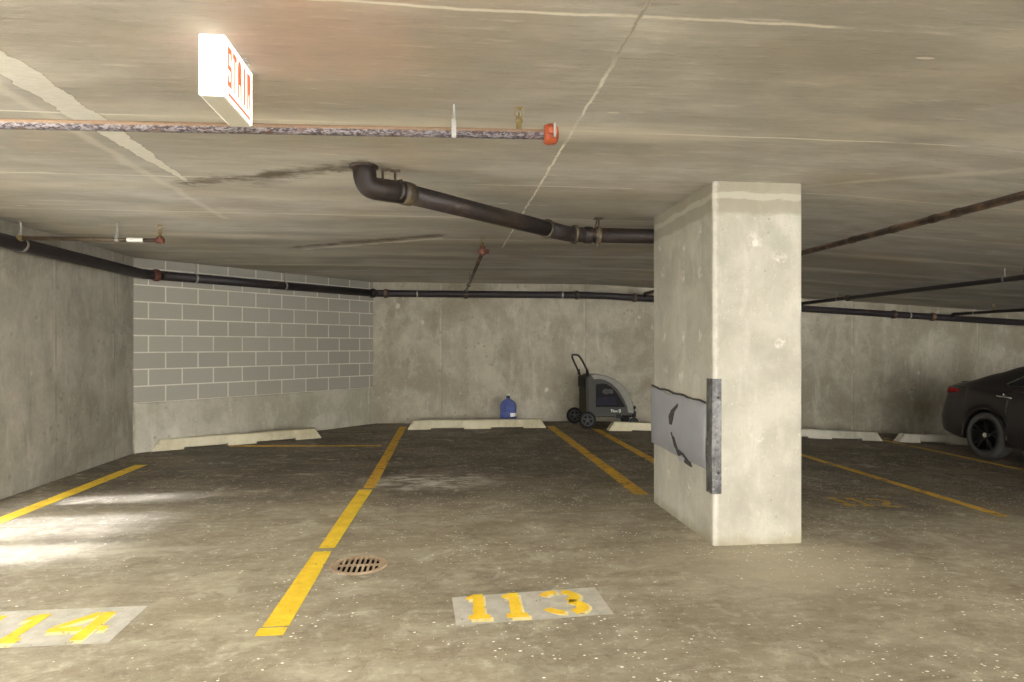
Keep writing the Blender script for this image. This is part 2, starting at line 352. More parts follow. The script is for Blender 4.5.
def mat_jug():
    m = Mat('blue translucent bottle plastic'); n = m.noise(12, 3)
    m.done(m.mix(n, srgb(92, 108, 178), srgb(132, 146, 204)), .18)
    m.bsdf.inputs['Transmission Weight'].default_value = .45; m.bsdf.inputs['IOR'].default_value = 1.25
    return m.m
M['jug'] = mat_jug()
M['cap'] = simple('dark blue bottle neck', srgb(34, 38, 66), .35)
M['cap_top'] = simple('pale bottle cap', srgb(180, 196, 170), .5)
M['door'] = simple('grey painted door', srgb(150, 148, 140), .5)

# ------------------------------------------------------------------ mesh helpers
def B(): return bmesh.new()

def obj(name, bm, mat, parent=None, smooth=False, kind=None, bevel=0.):
    bmesh.ops.recalc_face_normals(bm, faces=bm.faces)
    me = bpy.data.meshes.new(name); bm.to_mesh(me); bm.free()
    me.materials.append(M[mat] if isinstance(mat, str) else mat)
    if smooth:
        for p in me.polygons: p.use_smooth = True
    o = bpy.data.objects.new(name, me); COL.objects.link(o)
    if parent is not None: o.parent = parent
    if kind: o['kind'] = kind
    if bevel:
        b = o.modifiers.new('bevel', 'BEVEL'); b.width = bevel; b.segments = 2; b.limit_method = 'ANGLE'
    return o

def tag(o, label, cat, group=None):
    o['label'] = label; o['category'] = cat
    if group: o['group'] = group
    return o

def thing(name, label, cat, loc=(0, 0, 0), rotz=0., group=None):
    o = bpy.data.objects.new(name, None); o.empty_display_size = .1; COL.objects.link(o)
    o.location = loc; o.rotation_euler = (0, 0, rotz)
    return tag(o, label, cat, group)

def copy_tree(o, parent=None):
    c = o.copy(); COL.objects.link(c); c.parent = parent
    for ch in o.children: copy_tree(ch, c)
    return c

def box(bm, x0, y0, z0, x1, y1, z1):
    v = [bm.verts.new(p) for p in ((x0,y0,z0),(x1,y0,z0),(x1,y1,z0),(x0,y1,z0),(x0,y0,z1),(x1,y0,z1),(x1,y1,z1),(x0,y1,z1))]
    for f in ((0,3,2,1),(4,5,6,7),(0,1,5,4),(1,2,6,5),(2,3,7,6),(3,0,4,7)): bm.faces.new([v[i] for i in f])
    return bm

def loft(bm, rings, closed=True, caps=True):
    vs = [[bm.verts.new(p) for p in r] for r in rings]; n = len(vs[0])
    for a, b in zip(vs, vs[1:]):
        for i in range(n if closed else n-1):
            j = (i+1) % n; bm.faces.new((a[i], a[j], b[j], b[i]))
    if caps: bm.faces.new(list(reversed(vs[0]))); bm.faces.new(vs[-1])
    return bm

def tube(bm, pts, r, n=14, caps=True):
    """round tube along a polyline; r may be one radius or one per point"""
    pts = [Vector(p) for p in pts]; rs = r if isinstance(r, (list, tuple)) else [r]*len(pts)
    rings = []; up = None
    for i, p in enumerate(pts):
        a = (pts[i]-pts[i-1]).normalized() if i else None; b = (pts[i+1]-pts[i]).normalized() if i < len(pts)-1 else None
        t = ((a or b)+(b or a)).normalized()
        if up is None: up = Vector((0, 0, 1)) if abs(t.z) < .9 else Vector((0, 1, 0))
        s = t.cross(up).normalized(); up = s.cross(t).normalized()
        k = 1.0
        if a and b: k = 1/max(.5, math.sqrt((1+a.dot(b))/2))
        rings.append([p+(s*math.cos(2*PI*j/n)*k+up*math.sin(2*PI*j/n))*rs[i] for j in range(n)])
    return loft(bm, rings, True, caps)

def arc_path(pts, rad, n=6):
    """polyline with rounded corners"""
    pts = [Vector(p) for p in pts]; out = [pts[0]]
    for i in range(1, len(pts)-1):
        a = (pts[i-1]-pts[i]); b = (pts[i+1]-pts[i]); d = min(rad, a.length*.49, b.length*.49)
        p0 = pts[i]+a.normalized()*d; p2 = pts[i]+b.normalized()*d
        for k in range(n+1):
            t = k/n; out.append(p0*(1-t)**2+pts[i]*2*t*(1-t)+p2*t*t)
    out.append(pts[-1]); return out

def lathe(bm, prof, n=24, mat=None, caps=True):
    """prof: list of (radius, height) turned about z, optional matrix"""
    rings = []
    for r, h in prof:
        ring = [Vector((max(r, 1e-4)*math.cos(2*PI*k/n), max(r, 1e-4)*math.sin(2*PI*k/n), h)) for k in range(n)]
        rings.append([mat @ p for p in ring] if mat else ring)
    return loft(bm, rings, True, caps)

def along(c, d):
    d = Vector(d).normalized(); return Matrix.Translation(Vector(c)) @ d.to_track_quat('Z', 'Y').to_matrix().to_4x4()

def prism(bm, poly, f0, f1):
    """poly: 2D points; f0, f1 map a 2D point to the 3D front and back"""
    a = [bm.verts.new(f0(p)) for p in poly]; b = [bm.verts.new(f1(p)) for p in poly]; n = len(poly)
    bm.faces.new(list(reversed(a))); bm.faces.new(b)
    for i in range(n): bm.faces.new((a[i], a[(i+1) % n], b[(i+1) % n], b[i]))
    return bm

# ------------------------------------------------------------------ the setting
XL, XR, YF, YB = -3.67, 14.0, -9.0, 10.85
def frange(a, b, st):
    n = max(1, int(round((b-a)/st))); return [a+(b-a)*i/n for i in range(n+1)]
XS = frange(XL-.25, 2.2, .6)+[2.3, 2.4, 2.5, 2.6, 2.7, 2.8, 2.9, 3.0]+frange(3.0, XR+.25, 1.)[1:]

DRX, DRY, DRR = -.49, 3.85, .155            # floor drain
def build_floor():
    bm = B(); xs = sorted(set(XS+[-.75, -.23])); ys = [YF-.25, 0, 3.59, 4.11, 7, YB+.25]
    vt = {}
    def V(x, y):
        k = (round(x, 4), round(y, 4))
        if k not in vt: vt[k] = bm.verts.new((x, y, slope(x)))
        return vt[k]
    xs = [x for x in xs if not (-.75 < x < -.23)]
    for x0, x1 in zip(xs, xs[1:]):
        for y0, y1 in zip(ys, ys[1:]):
            if x0 == -.75 and y0 == 3.59: continue
            bm.faces.new((V(x0, y0), V(x1, y0), V(x1, y1), V(x0, y1)))
    n = 8; sq = []
    c = [(-.75, 3.59), (-.23, 3.59), (-.23, 4.11), (-.75, 4.11)]
    for i in range(4):
        a, b = c[i], c[(i+1) % 4]
        for k in range(n): sq.append((a[0]+(b[0]-a[0])*k/n, a[1]+(b[1]-a[1])*k/n))
    outer = [V(*p) for p in sq]; inner = []
    for p in sq:
        d = Vector((p[0]-DRX, p[1]-DRY)).normalized()*(DRR-.006); inner.append(bm.verts.new((DRX+d.x, DRY+d.y, 0)))
    low = [bm.verts.new((v.co.x, v.co.y, -.14)) for v in inner]
    m = len(sq)
    for i in range(m):
        j = (i+1) % m
        bm.faces.new((outer[i], outer[j], inner[j], inner[i])); bm.faces.new((inner[i], inner[j], low[j], low[i]))
    bm.faces.new(low)
    return obj('floor', bm, 'floor', kind='structure')
build_floor()

bm = B()
loft(bm, [[(x, YF-.25, slope(x)+H), (x, YB+.25, slope(x)+H), (x, YB+.25, slope(x)+H+.25), (x, YF-.25, slope(x)+H+.25)] for x in XS])
obj('ceiling', bm, 'ceiling', kind='structure')

def wall_strip(name, y0, y1, mat, x0, x1):
    bm = B(); xs = [x0]+[x for x in XS if x0 < x < x1]+[x1]
    loft(bm, [[(x, y0, slope(x)), (x, y1, slope(x)), (x, y1, slope(x)+H), (x, y0, slope(x)+H)] for x in xs])
    return obj(name, bm, mat, kind='structure')
wall_strip('wall_back', YB, YB+.2, 'wall_back', -1.149, XR)
# front wall, unseen: open band above the parapet added to let fill daylight in
bm = B(); xs = [XL-.2]+[x for x in XS if XL-.2 < x < XR+.2]+[XR+.2]
loft(bm, [[(x, YF-.2, slope(x)), (x, YF, slope(x)), (x, YF, slope(x)+.7), (x, YF-.2, slope(x)+.7)] for x in xs])
obj('wall_front', bm, 'wall_back', kind='structure')
bm = B(); box(bm, XR, YF-.2, slope(XR), XR+.2, YB+.2, slope(XR)+H); obj('wall_right', bm, 'wall_back', kind='structure')
# left wall, with added slots out of view, shaped to throw daylight bands
bm = B(); WX0, WX1 = XL-.2, XL
slots = [(3.98, 4.42, .16, .80), (4.52, 5.12, .16, .80), (5.54, 5.80, .26, .80)]
ycur = YF
for y0, y1, z0, z1 in slots:
    box(bm, WX0, ycur, 0, WX1, y0, H); box(bm, WX0, y0, 0, WX1, y1, z0); box(bm, WX0, y0, z1, WX1, y1, H); ycur = y1
box(bm, WX0, ycur, 0, WX1, 8.36, H)
obj('wall_left', bm, 'wall_left', kind='structure')
# angled block wall on its concrete plinth
A = Vector((-3.666, 8.143, 0)); Bp = Vector((-1.149, 10.848, 0)); WL = (Bp-A).length; WA = math.atan2(Bp.y-A.y, Bp.x-A.x)
bm = B(); box(bm, -.1, 0, .585, WL+.12, .2, H)
o = obj('wall_corner', bm, 'block', kind='structure'); o.location = A; o.rotation_euler.z = WA
bm = B(); box(bm, -.02, -.045, 0, WL+.06, .2, .593)
o = obj('trim_1', bm, 'plinth', kind='structure', bevel=.008); o.location = A; o.rotation_euler.z = WA

# ------------------------------------------------------------------ column and what is fixed to it
CX0, CX1, CY0, CY1 = 1.722, 2.323, 3.976, 5.16
bm = B(); ch = .012
poly = [(CX0+ch, CY0), (CX1-ch, CY0), (CX1, CY0+ch), (CX1, CY1-ch), (CX1-ch, CY1), (CX0+ch, CY1), (CX0, CY1-ch), (CX0, CY0+ch)]
loft(bm, [[(x, y, slope(x)-.01) for x, y in poly]]+[[(x, y, z) for x, y in poly] for z in (.6, 1.2, 1.8)]+[[(x, y, slope(x)+H+.01) for x, y in poly]])
tag(obj('concrete_column', bm, 'column'), 'pale rectangular concrete column standing between the stalls', 'column')

bm = B()
t = .007; rings = []
for z, bul in ((.335, .006), (.40, .006), (.50, .007), (.58, .012), (.64, .010), (.70, .005), (.85, .004), (1.0, .003), (1.07, .002)):
    a = CX0-.002-bul; b = CY0-.002-bul; lx = .052+bul*.5; ly = .085+bul*.4
    rings.append([(a, b+ly, z), (a-t, b+ly, z), (a-t, b-t, z), (a+lx, b-t, z), (a+lx, b, z), (a, b, z)])
loft(bm, rings)
g = tag(obj('corner_guard', bm, 'guard'), 'scuffed grey metal corner guard on the front edge of the concrete column', 'corner guard')
for z in (.95, .47):
    bm = B(); lathe(bm, [(.010, 0), (.010, .004), (.005, .007)], 12, along((1.748, CY0-.013, z), (0, -1, 0))); obj('bolt', bm, 'panel_dark', g)

pn = thing('protective_panel', 'torn grey foam panel on the left face of the concrete column', 'wall panel', (CX0, 4.63, 0))
bm = B(); n = 24; rings = []
for i in range(n+1):
    s = i/n; y = (CY0+.098-4.63)+s*(CY1+.004-CY0-.098)
    zt = .902+.040*s+.011*math.sin(s*7.)+.006*math.sin(s*17.); zb = .466+.014*s+.004*math.sin(s*9.)
    th = .014+.005*math.sin(s*5.)**2
    rings.append([(-.001, y, zb), (-th, y, zb+.006), (-th-.003*math.sin(s*PI), y, (zb+zt)/2), (-th, y, zt-.006), (-.001, y, zt)])
loft(bm, rings, True, True)
obj('panel_skin', bm, 'panel', pn, True)
def yz(poly, x0, x1, name, mat):
    bm = B(); prism(bm, poly, lambda p: (x1, p[0]-4.63, p[1]), lambda p: (x0, p[0]-4.63, p[1])); return obj(name, bm, mat, pn)
yz([(4.73, .69), (4.745, .75), (4.69, .80), (4.56, .86), (4.555, .84), (4.63, .79), (4.66, .73), (4.685, .69)], -.012, -.0225, 'tear', 'panel_dark')
yz([(4.66, .60), (4.64, .61), (4.56, .53), (4.44, .515), (4.33, .475), (4.30, .445), (4.40, .452), (4.55, .488), (4.60, .53)], -.012, -.0235, 'tear', 'panel_dark')
yz([(4.70, .63), (4.688, .635), (4.60, .535), (4.62, .53)], -.012, -.0225, 'tear', 'panel_dark')
yz([(4.54, .475), (4.46, .50), (4.41, .485), (4.42, .462), (4.50, .452)], -.015, -.030, 'torn_flap', 'panel')
bm = B(); tube(bm, [(-.010, -.545+.098*i, .908+.004*i+.006*math.sin(i*1.9)) for i in range(12)], .008, 8)
obj('shadow_gap', bm, 'panel_dark', pn, True)  # dark strip standing in for the shadow gap along the panel top

# ------------------------------------------------------------------ painted floor markings
def strip(name, x0, x1, y0, y1, mat, label, jag=0., lift=.0012):
    bm = B(); xs = [x0]+([x for x in XS if x0 < x < x1])+[x1]; ys = frange(y0, y1, .5); rings = []
    for y in ys:
        top = [(x+random.uniform(-jag, jag), y, slope(x)+lift+.0012) for x in xs]; bot = [(p[0], p[1], p[2]-.0012) for p in reversed(top)]
        rings.append(top+bot)
    loft(bm, rings)
    return tag(obj(name, bm, mat), label, 'parking line', 'yellow lines painted on the floor')
# the long line beside the drain, repainted in its nearer half
bm = B(); loft(bm, [[(-.826, y, .0012), (-.703, y, .0012), (-.703, y, .0024), (-.826, y, .0024)] for y in (2.95, 3.03)])
ln = thing('parking_line', 'long yellow line running past the floor drain to the middle wheel stop', 'parking line', (0, 0, 0), 0, 'yellow lines painted on the floor')
obj('line_end', bm, 'yellow', ln)
bm = B(); pts = [(3.045, -.818, -.700), (3.6, -.806, -.692), (4.12, -.795, -.690)]
loft(bm, [[(a, y, .0012), (b, y, .0012), (b, y, .0024), (a, y, .0024)] for y, a, b in pts]); obj('near_stretch', bm, 'yellow', ln)
bm = B(); pts = [(4.19, -.782, -.682), (5.0, -.766, -.655), (5.86, -.742, -.622)]
loft(bm, [[(a, y, .0012), (b, y, .0012), (b, y, .0024), (a, y, .0024)] for y, a, b in pts]); obj('middle_stretch', bm, 'yellow', ln)
bm = B(); pts = [(5.92, -.715, -.61), (7.5, -.70, -.595), (9.0, -.69, -.585), (10.35, -.682, -.575)]
loft(bm, [[(a, y, .0012), (b, y, .0012), (b, y, .0024), (a, y, .0024)] for y, a, b in pts]); obj('far_stretch', bm, 'yellow_dull', ln)
strip('parking_line', -3.29, -3.16, 4.6, 7.33, 'yellow', 'yellow line along the foot of the left wall', .003)
strip('parking_line', 1.64, 1.765, 5.42, 10.2, 'yellow_dull', 'yellow line ending just left of the concrete column', .003)
strip('parking_line', 2.28, 2.39, 5.35, 9.75, 'yellow_dull', 'yellow line running from the pet stroller to behind the concrete column', .003)
strip('parking_line', 4.485, 4.595, 4.80, 9.4, 'yellow_dull', 'yellow line on the open floor right of the concrete column', .003)
strip('parking_line', 7.06, 7.17, 4.6, 9.85, 'yellow_dull', 'yellow line beside the dark parked car', .003)
bm = B(); loft(bm, [[(x, y-.055, .001), (x, y+.055, .001), (x, y+.055, .002), (x, y-.055, .002)] for x, y in ((-2.70, 8.60), (-2.2, 8.55), (-.79, 8.42))])
tag(obj('parking_line', bm, 'yellow_dull'), 'thin yellow line crossing in front of the slanted wheel stop', 'parking line', 'yellow lines painted on the floor')

def ribbon(pts, w, closed=False):
    """outline of a stroke of width w through 2D points"""
    P = [Vector(p) for p in pts]; L, R = [], []
    for i, p in enumerate(P):
        t = ((P[min(i+1, len(P)-1)]-P[max(i-1, 0)])).normalized(); n = Vector((-t.y, t.x))*w/2
        L.append(p+n); R.append(p-n)
    return [tuple(v) for v in L]+[tuple(v) for v in reversed(R)]
ONE = [[(0, 0), (.104, 0), (.104, .046), (.078, .05), (.082, .30), (.036, .30), (-.004, .268), (-.004, .235), (.030, .245), (.022, .05), (0, .046)]]
def arc(cx, cy, rx, ry, a0, a1, n=12): return [(cx+rx*math.cos(math.radians(a0+(a1-a0)*i/n)), cy+ry*math.sin(math.radians(a0+(a1-a0)*i/n))) for i in range(n+1)]
THREE = [ribbon(arc(.105, .210, .082, .065, 165, 95, 6), .045), ribbon(arc(.118, .212, .068, .062, 80, -70, 10), .055),
         ribbon(arc(.118, .082, .082, .066, 72, -72, 10), .06), ribbon(arc(.108, .090, .086, .070, -95, -165, 6), .048)]
FOUR = [[(.150, 0), (.206, 0), (.206, .30), (.150, .30)], [(0, .095), (.140, .095), (.140, .140), (0, .140)],
        [(.0, .150), (.05, .150), (.140, .245), (.140, .300), (.12, .300)], [(.216, .095), (.25, .095), (.25, .140), (.216, .140)]]
TWO = [ribbon(arc(.10, .21, .075, .065, 170, -40, 12), .05), [(.02, 0), (.19, 0), (.19, .05), (.02, .05)], ribbon([(.15, .155), (.05, .055)], .055)]
def glyph(parent, polys, ox, oy, z, mat, name, k=1.):
    bm = B()
    for p in polys:
        prism(bm, p, lambda q: (ox+q[0]*k, oy+q[1]*k, z+slope(parent.location.x+ox+q[0]*k)-slope(parent.location.x)),
              lambda q: (ox+q[0]*k, oy+q[1]*k, z+.0008+slope(parent.location.x+ox+q[0]*k)-slope(parent.location.x)))
    return obj(name, bm, mat, parent)
def slab(parent, pts, z, mat, name='backing_patch'):
    bm = B(); f = lambda dz: (lambda q: (q[0], q[1], z+dz+slope(parent.location.x+q[0])-slope(parent.location.x)))
    prism(bm, pts, f(0), f(.0008)); return obj(name, bm, mat, parent)
nb = thing('stall_number', 'yellow number 113 stencilled on a pale grey patch of floor', 'stall number', (.12, 3.02, 0), 0, 'stall numbers on the floor')
slab(nb, [(-.06, -.055), (.69, -.005), (.68, .34), (-.075, .28)], .0010, 'patch')
for k, ox in enumerate((0., .18)):
    glyph(nb, ONE, ox+.012, -.032, .0022, 'old_digit', 'old_digit'); glyph(nb, ONE, ox, 0, .0034, 'digit', 'digit')
glyph(nb, THREE, .375, .0, .0022, 'old_digit', 'old_digit'); glyph(nb, THREE, .36, .015, .0034, 'digit', 'digit')
nb = thing('stall_number', 'yellow number 114 on a pale patch cut by the left photo edge', 'stall number', (-1.79, 2.985, 0), 0, 'stall numbers on the floor')
slab(nb, [(-.62, -.035), (.355, -.035), (.345, .368), (-.60, .368)], .0010, 'patch')
for ox in (-.34, -.145):
    glyph(nb, ONE, ox+.0, -.035, .0022, 'old_digit', 'old_digit'); glyph(nb, ONE, ox, .005, .0034, 'digit', 'digit', 1.02)
glyph(nb, FOUR, .035, -.025, .0022, 'old_digit', 'old_digit'); glyph(nb, FOUR, .025, .005, .0034, 'digit', 'digit')
nb = thing('stall_number', 'faded yellow number on the dark floor right of the concrete column', 'stall number', (3.28, 5.0, slope(3.28)), 0, 'stall numbers on the floor')
slab(nb, [(-.06, .0), (.62, .0), (.62, .33), (-.06, .33)], .0010, 'patch_faint')
for ox in (.03, .2): glyph(nb, ONE, ox, .01, .0022, 'digit_faint', 'digit')
glyph(nb, TWO, .36, .01, .0022, 'digit_faint', 'digit')

# ------------------------------------------------------------------ floor drain
dr = thing('floor_drain', 'round rust brown slotted drain grate beside the long yellow line', 'drain', (DRX, DRY, 0))
bm = B(); n = 36; R0, R1 = DRR+.012, DRR-.022
loft(bm, [[(r*math.cos(2*PI*k/n), r*math.sin(2*PI*k/n), z) for k in range(n)] for r, z in ((R1, -.010), (R1, .003), (R0-.01, .006), (R0, .0005), (R0, -.001), (R1+.004, -.010), (R1, -.010))], True, False)
obj('rim', bm, 'drain', dr)
bm = B()
for i in range(-4, 5):                      # bars of the grate, in two rows
    x = i*.0305; L = math.sqrt(max(0, R1*R1-x*x))
    if L > .03: box(bm, x-.0062, -L, -.006, x+.0062, L, .002)
box(bm, -R1, -.009, -.006, R1, .009, .0025)
obj('grate', bm, 'drain', dr)
bm = B(); n = 24; loft(bm, [[(r*math.cos(2*PI*k/n), r*math.sin(2*PI*k/n), z) for k in range(n)] for r, z in ((R1+.008, -.008), (R1+.010, -.13), (.001, -.131))], True, False); obj('sump', bm, 'hole', dr)

# ------------------------------------------------------------------ wheel stops
def wheel_stop(a, b, mat, label, cond=''):
    a, b = Vector((*a, 0)), Vector((*b, 0)); L = (b-a).length; ang = math.atan2(b.y-a.y, b.x-a.x)
    s = (slope(b.x)-slope(a.x))/L
    bm = B(); h, w, tw = .135, .16, .105
    st = [(0, 0, .012), (.078, 0, h), (.35, 0, h), (.351, .032, h), (.86, .032, h), (.861, 0, h)]
    st = st+[(L-u, n, t) for u, n, t in reversed(st)]
    rings = []
    for u, nt, tz in st:
        inset = (w-tw)/2*min(1, tz/h+.1); q = min(.01, tz*.4)
        rings.append([(u, 0, nt), (u, w*.93, nt), (u, w*.95, 0), (u, w, 0), (u, w-inset, tz-q), (u, w-inset-q, tz), (u, inset+q, tz), (u, inset, tz-q)])
    loft(bm, rings)
    o = obj('wheel_stop', bm, mat); o.location = (a.x, a.y, slope(a.x)+.0004); o.rotation_euler = (0, -math.atan(s), ang)
    return tag(o, label, 'wheel stop', 'concrete wheel stops')
wheel_stop((-3.50, 8.23), (-1.68, 9.215), 'stop', 'slanted concrete wheel stop in front of the grey block wall')
wheel_stop((-.535, 9.98), (1.60, 9.98), 'stop', 'cream concrete wheel stop with the blue water jug behind it')
wheel_stop((2.50, 9.56), (4.62, 9.56), 'stop', 'concrete wheel stop half hidden by the column, beside the pet stroller')
wheel_stop((4.86, 9.62), (6.98, 9.62), 'stop_grey', 'concrete wheel stop in the empty stall between column and car')
wheel_stop((7.26, 9.60), (9.38, 9.60), 'stop_grey', 'shaded concrete wheel stop behind the parked car')

# ------------------------------------------------------------------ water jug
jg = thing('water_jug', 'large blue plastic water jug on the floor against the back wall', 'water jug', (1.06, 10.5, 0))
bm = B()
prof = [(.0, .004), (.115, .0), (.132, .012), (.135, .04), (.135, .10), (.128, .108), (.128, .118), (.135, .126), (.135, .20), (.128, .208), (.128, .218), (.135, .226),
        (.135, .305), (.131, .33), (.118, .358), (.095, .382), (.065, .402), (.040, .415), (.030, .425)]
lathe(bm, prof, 36); obj('body', bm, 'jug', jg, True)
bm = B(); lathe(bm, [(.034, .412), (.031, .43), (.031, .455), (.034, .457), (.034, .47)], 20); obj('neck', bm, 'cap', jg, True)
bm = B(); lathe(bm, [(.030, .470), (.031, .472), (.030, .494), (.026, .498), (0, .499)], 20); obj('cap', bm, 'cap_top', jg, True)
bm = B(); rows = []
for z in (.138, .195):
    rows.append([(.1375*math.cos(t), .1375*math.sin(t), z) for t in [math.radians(-82+66*i/10) for i in range(11)]])
loft(bm, rows, False, False); obj('label', bm, 'white', jg)['label'] = 'white paper label'

# ------------------------------------------------------------------ pet stroller
SX, SY = 2.075, 9.90                          # rear corner nearest the camera, body 0.58 wide along y
ps = thing('pet_stroller', 'grey fabric pet stroller with mesh window parked by the back wall', 'pet stroller', (SX, SY, 0))
W = .56
prof = [(.17, .20), (.17, .82), (.22, .855), (.34, .862), (.48, .835), (.60, .785), (.71, .70), (.80, .585), (.86, .46), (.90, .33), (.91, .22), (.88, .185), (.60, .17), (.30, .165)]
KZ = lambda pts: [(x, .17+(z-.17)*.952) for x, z in pts]
prof = KZ(prof)
bm = B(); rings = []
for y, sc in ((0.0, .965), (.012, .985), (.05, 1.), (W-.05, 1.), (W-.012, .985), (W, .965)):
    rings.append([(.54+(x-.54)*sc, y, .5+(z-.5)*sc) for x, z in prof])
loft(bm, rings); obj('body', bm, 'fabric', ps, bevel=.01)
# light grey hood over the top and nose
top = [(.24, .862), (.34, .869), (.48, .843), (.60, .793), (.715, .706), (.807, .590), (.868, .463), (.908, .335), (.918, .235)]
inn = [(.27, .79), (.36, .795), (.45, .775), (.54, .725), (.63, .640), (.70, .545), (.755, .44), (.80, .335), (.815, .24)]
top = KZ(top); inn = KZ(inn)
bm = B(); rings = []
for (x, z), (xi, zi) in zip(top, inn):
    rings.append([(xi, -.006, zi), (x-.012, -.004, z-.012), (x, .015, z+.004), (x, W-.015, z+.004), (x-.012, W+.004, z-.012), (xi, W+.006, zi), (xi, W+.001, zi), (x-.01, W-.02, z-.012), (x-.01, .02, z-.012), (xi, -.001, zi)])
loft(bm, rings); obj('hood', bm, 'hood', ps, bevel=.004)
for yy, sgn in ((0, -1), (W, 1)):
    bm = B(); wp = KZ([(.30, .335), (.30, .69), (.315, .71), (.40, .722), (.47, .71), (.55, .66), (.63, .57), (.70, .455), (.765, .345), (.755, .328)])
    prism(bm, wp, lambda p: (p[0], yy+sgn*.011, p[1]), lambda p: (p[0], yy-sgn*.004, p[1])); w = obj('mesh_window', bm, 'mesh', ps); w['label'] = 'black mesh window'
    bm = B(); prism(bm, [(.31, .36), (.31, .48), (.60, .48), (.63, .36)], lambda p: (p[0], yy+sgn*.013, p[1]), lambda p: (p[0], yy+sgn*.009, p[1])); obj('bedding', bm, 'navy', w)
    bm = B(); prism(bm, [(.40, .56), (.42, .60), (.46, .615), (.50, .60), (.53, .61), (.565, .59), (.58, .555), (.55, .53), (.51, .545), (.485, .525), (.43, .53)], lambda p: (p[0], yy+sgn*.013, p[1]), lambda p: (p[0], yy+sgn*.009, p[1])); obj('bedding', bm, 'mesh_lit', w)
bm = B(); box(bm, .150, .02, .22, .172, W-.02, .80); obj('rear_flap', bm, 'fabric_rear', ps, bevel=.006)
bm = B(); box(bm, .125, .04, .62, .155, W-.04, .79); obj('rear_pocket', bm, 'mesh', ps, bevel=.01)
bm = B(); tube(bm, arc_path([(.19, .03, .80), (.18, .035, .88), (.05, .05, 1.14), (.0, W-.06, 1.14), (.13, W-.035, .88), (.17, W-.03, .76)], .2, 10), .017, 10)
h = obj('handle', bm, 'plastic', ps, True)
for x, y in ((.18, .034), (.145, W-.034)):
    bm = B(); tube(bm, [(x+.004, y, .815), (x-.012, y, .90)], .024, 10); obj('handle_joint', bm, 'rubber', h)
bm = B(); tube(bm, [(.14, -.03, .125), (.14, W+.05, .125)], .012, 8); tube(bm, [(.14, .02, .125), (.22, .02, .19), (.88, .02, .17)], .013, 8)
tube(bm, [(.14, W-.02, .125), (.22, W-.02, .19), (.88, W-.02, .17)], .013, 8); tube(bm, [(.885, .0, .17), (.885, W, .17)], .012, 8)
obj('frame', bm, 'plastic', ps, True)
def small_wheel(c, r, w, caster=False):
    bm = B(); mt = along((c[0], c[1]-w/2, c[2]), (0, 1, 0))
    lathe(bm, [(r*.72, 0), (r*.93, 0), (r, w*.25), (r, w*.75), (r*.93, w), (r*.72, w), (r*.70, w*.5)][0:6], 28, mt)
    o = obj('wheel', bm, 'rubber', ps, True)
    bm = B()
    n = 28; rr = r*.70
    loft(bm, [[mt @ Vector((q*math.cos(2*PI*k/n), q*math.sin(2*PI*k/n), z)) for k in range(n)] for q, z in ((rr, -.003), (rr*.86, -.004), (rr*.86, w+.004), (rr, w+.003))], True, False)
    for k in range(5):
        a = 2*PI*k/5+.3; d = Vector((math.cos(a), math.sin(a), 0)); s = Vector((-d.y, d.x, 0))*r*.07
        q = [d*r*.12-s, d*r*.12+s, d*rr-s*.7, d*rr+s*.7]
        v = [bm.verts.new(mt @ (p+Vector((0, 0, zz)))) for zz in (-.004, w+.004) for p in (q[0], q[1], q[3], q[2])]
        for f in ((0,1,2,3),(7,6,5,4),(0,4,5,1),(1,5,6,2),(2,6,7,3),(3,7,4,0)): bm.faces.new([v[i] for i in f])
    lathe(bm, [(r*.2, -.008), (r*.2, w+.008)], 14, mt)
    obj('spoked_hub', bm, 'wheel_grey', o)
    return o
small_wheel((.155, -.045, .133), .133, .05); small_wheel((.09, W+.06, .133), .133, .05)
for y in (.03, W-.03):
    c = small_wheel((.92, y, .075), .075, .03)
    bm = B(); box(bm, .905, y-.026, .07, .935, y-.019, .20); box(bm, .905, y+.019, .07, .935, y+.026, .20); box(bm, .895, y-.03, .16, .945, y+.03, .25)
    tube(bm, [(.92, y, .22), (.92, y, .33)], .016, 8); lathe(bm, [(.028, -.02), (.028, .02)], 12, along((.92, y, .31), (0, 1, 0)))
    obj('caster_fork', bm, 'plastic', c)
bm = B(); box(bm, .62, -.012, .15, .70, .03, .21); box(bm, .715, -.012, .155, .75, .03, .2)
obj('brake_pedal', bm, 'plastic', ps)
bm = B()                                     # the small white wordmark and badge low on the side
f0 = lambda p: (.535+p[0], -.0125, .243+p[1]); f1 = lambda p: (.535+p[0], -.006, .243+p[1])
for poly in ([(0,.036),(.03,.036),(.03,.046),(0,.046)], [(.010,0),(.020,0),(.020,.036),(.010,.036)], [(.035,0),(.043,0),(.043,.042),(.035,.042)], [(.043,.016),(.053,.02),(.053,0),(.060,0),(.060,.026),(.043,.026)],
             ribbon(arc(.077, .013, .010, .011, 0, 330, 10), .007), ribbon(arc(.103, .013, .010, .011, 20, 340, 10), .007),
             ribbon(arc(.146, .020, .013, .022, 0, 355, 14), .012)): prism(bm, poly, f0, f1)
obj('logo', bm, 'white', ps)['label'] = 'small white wordmark with an oval badge'

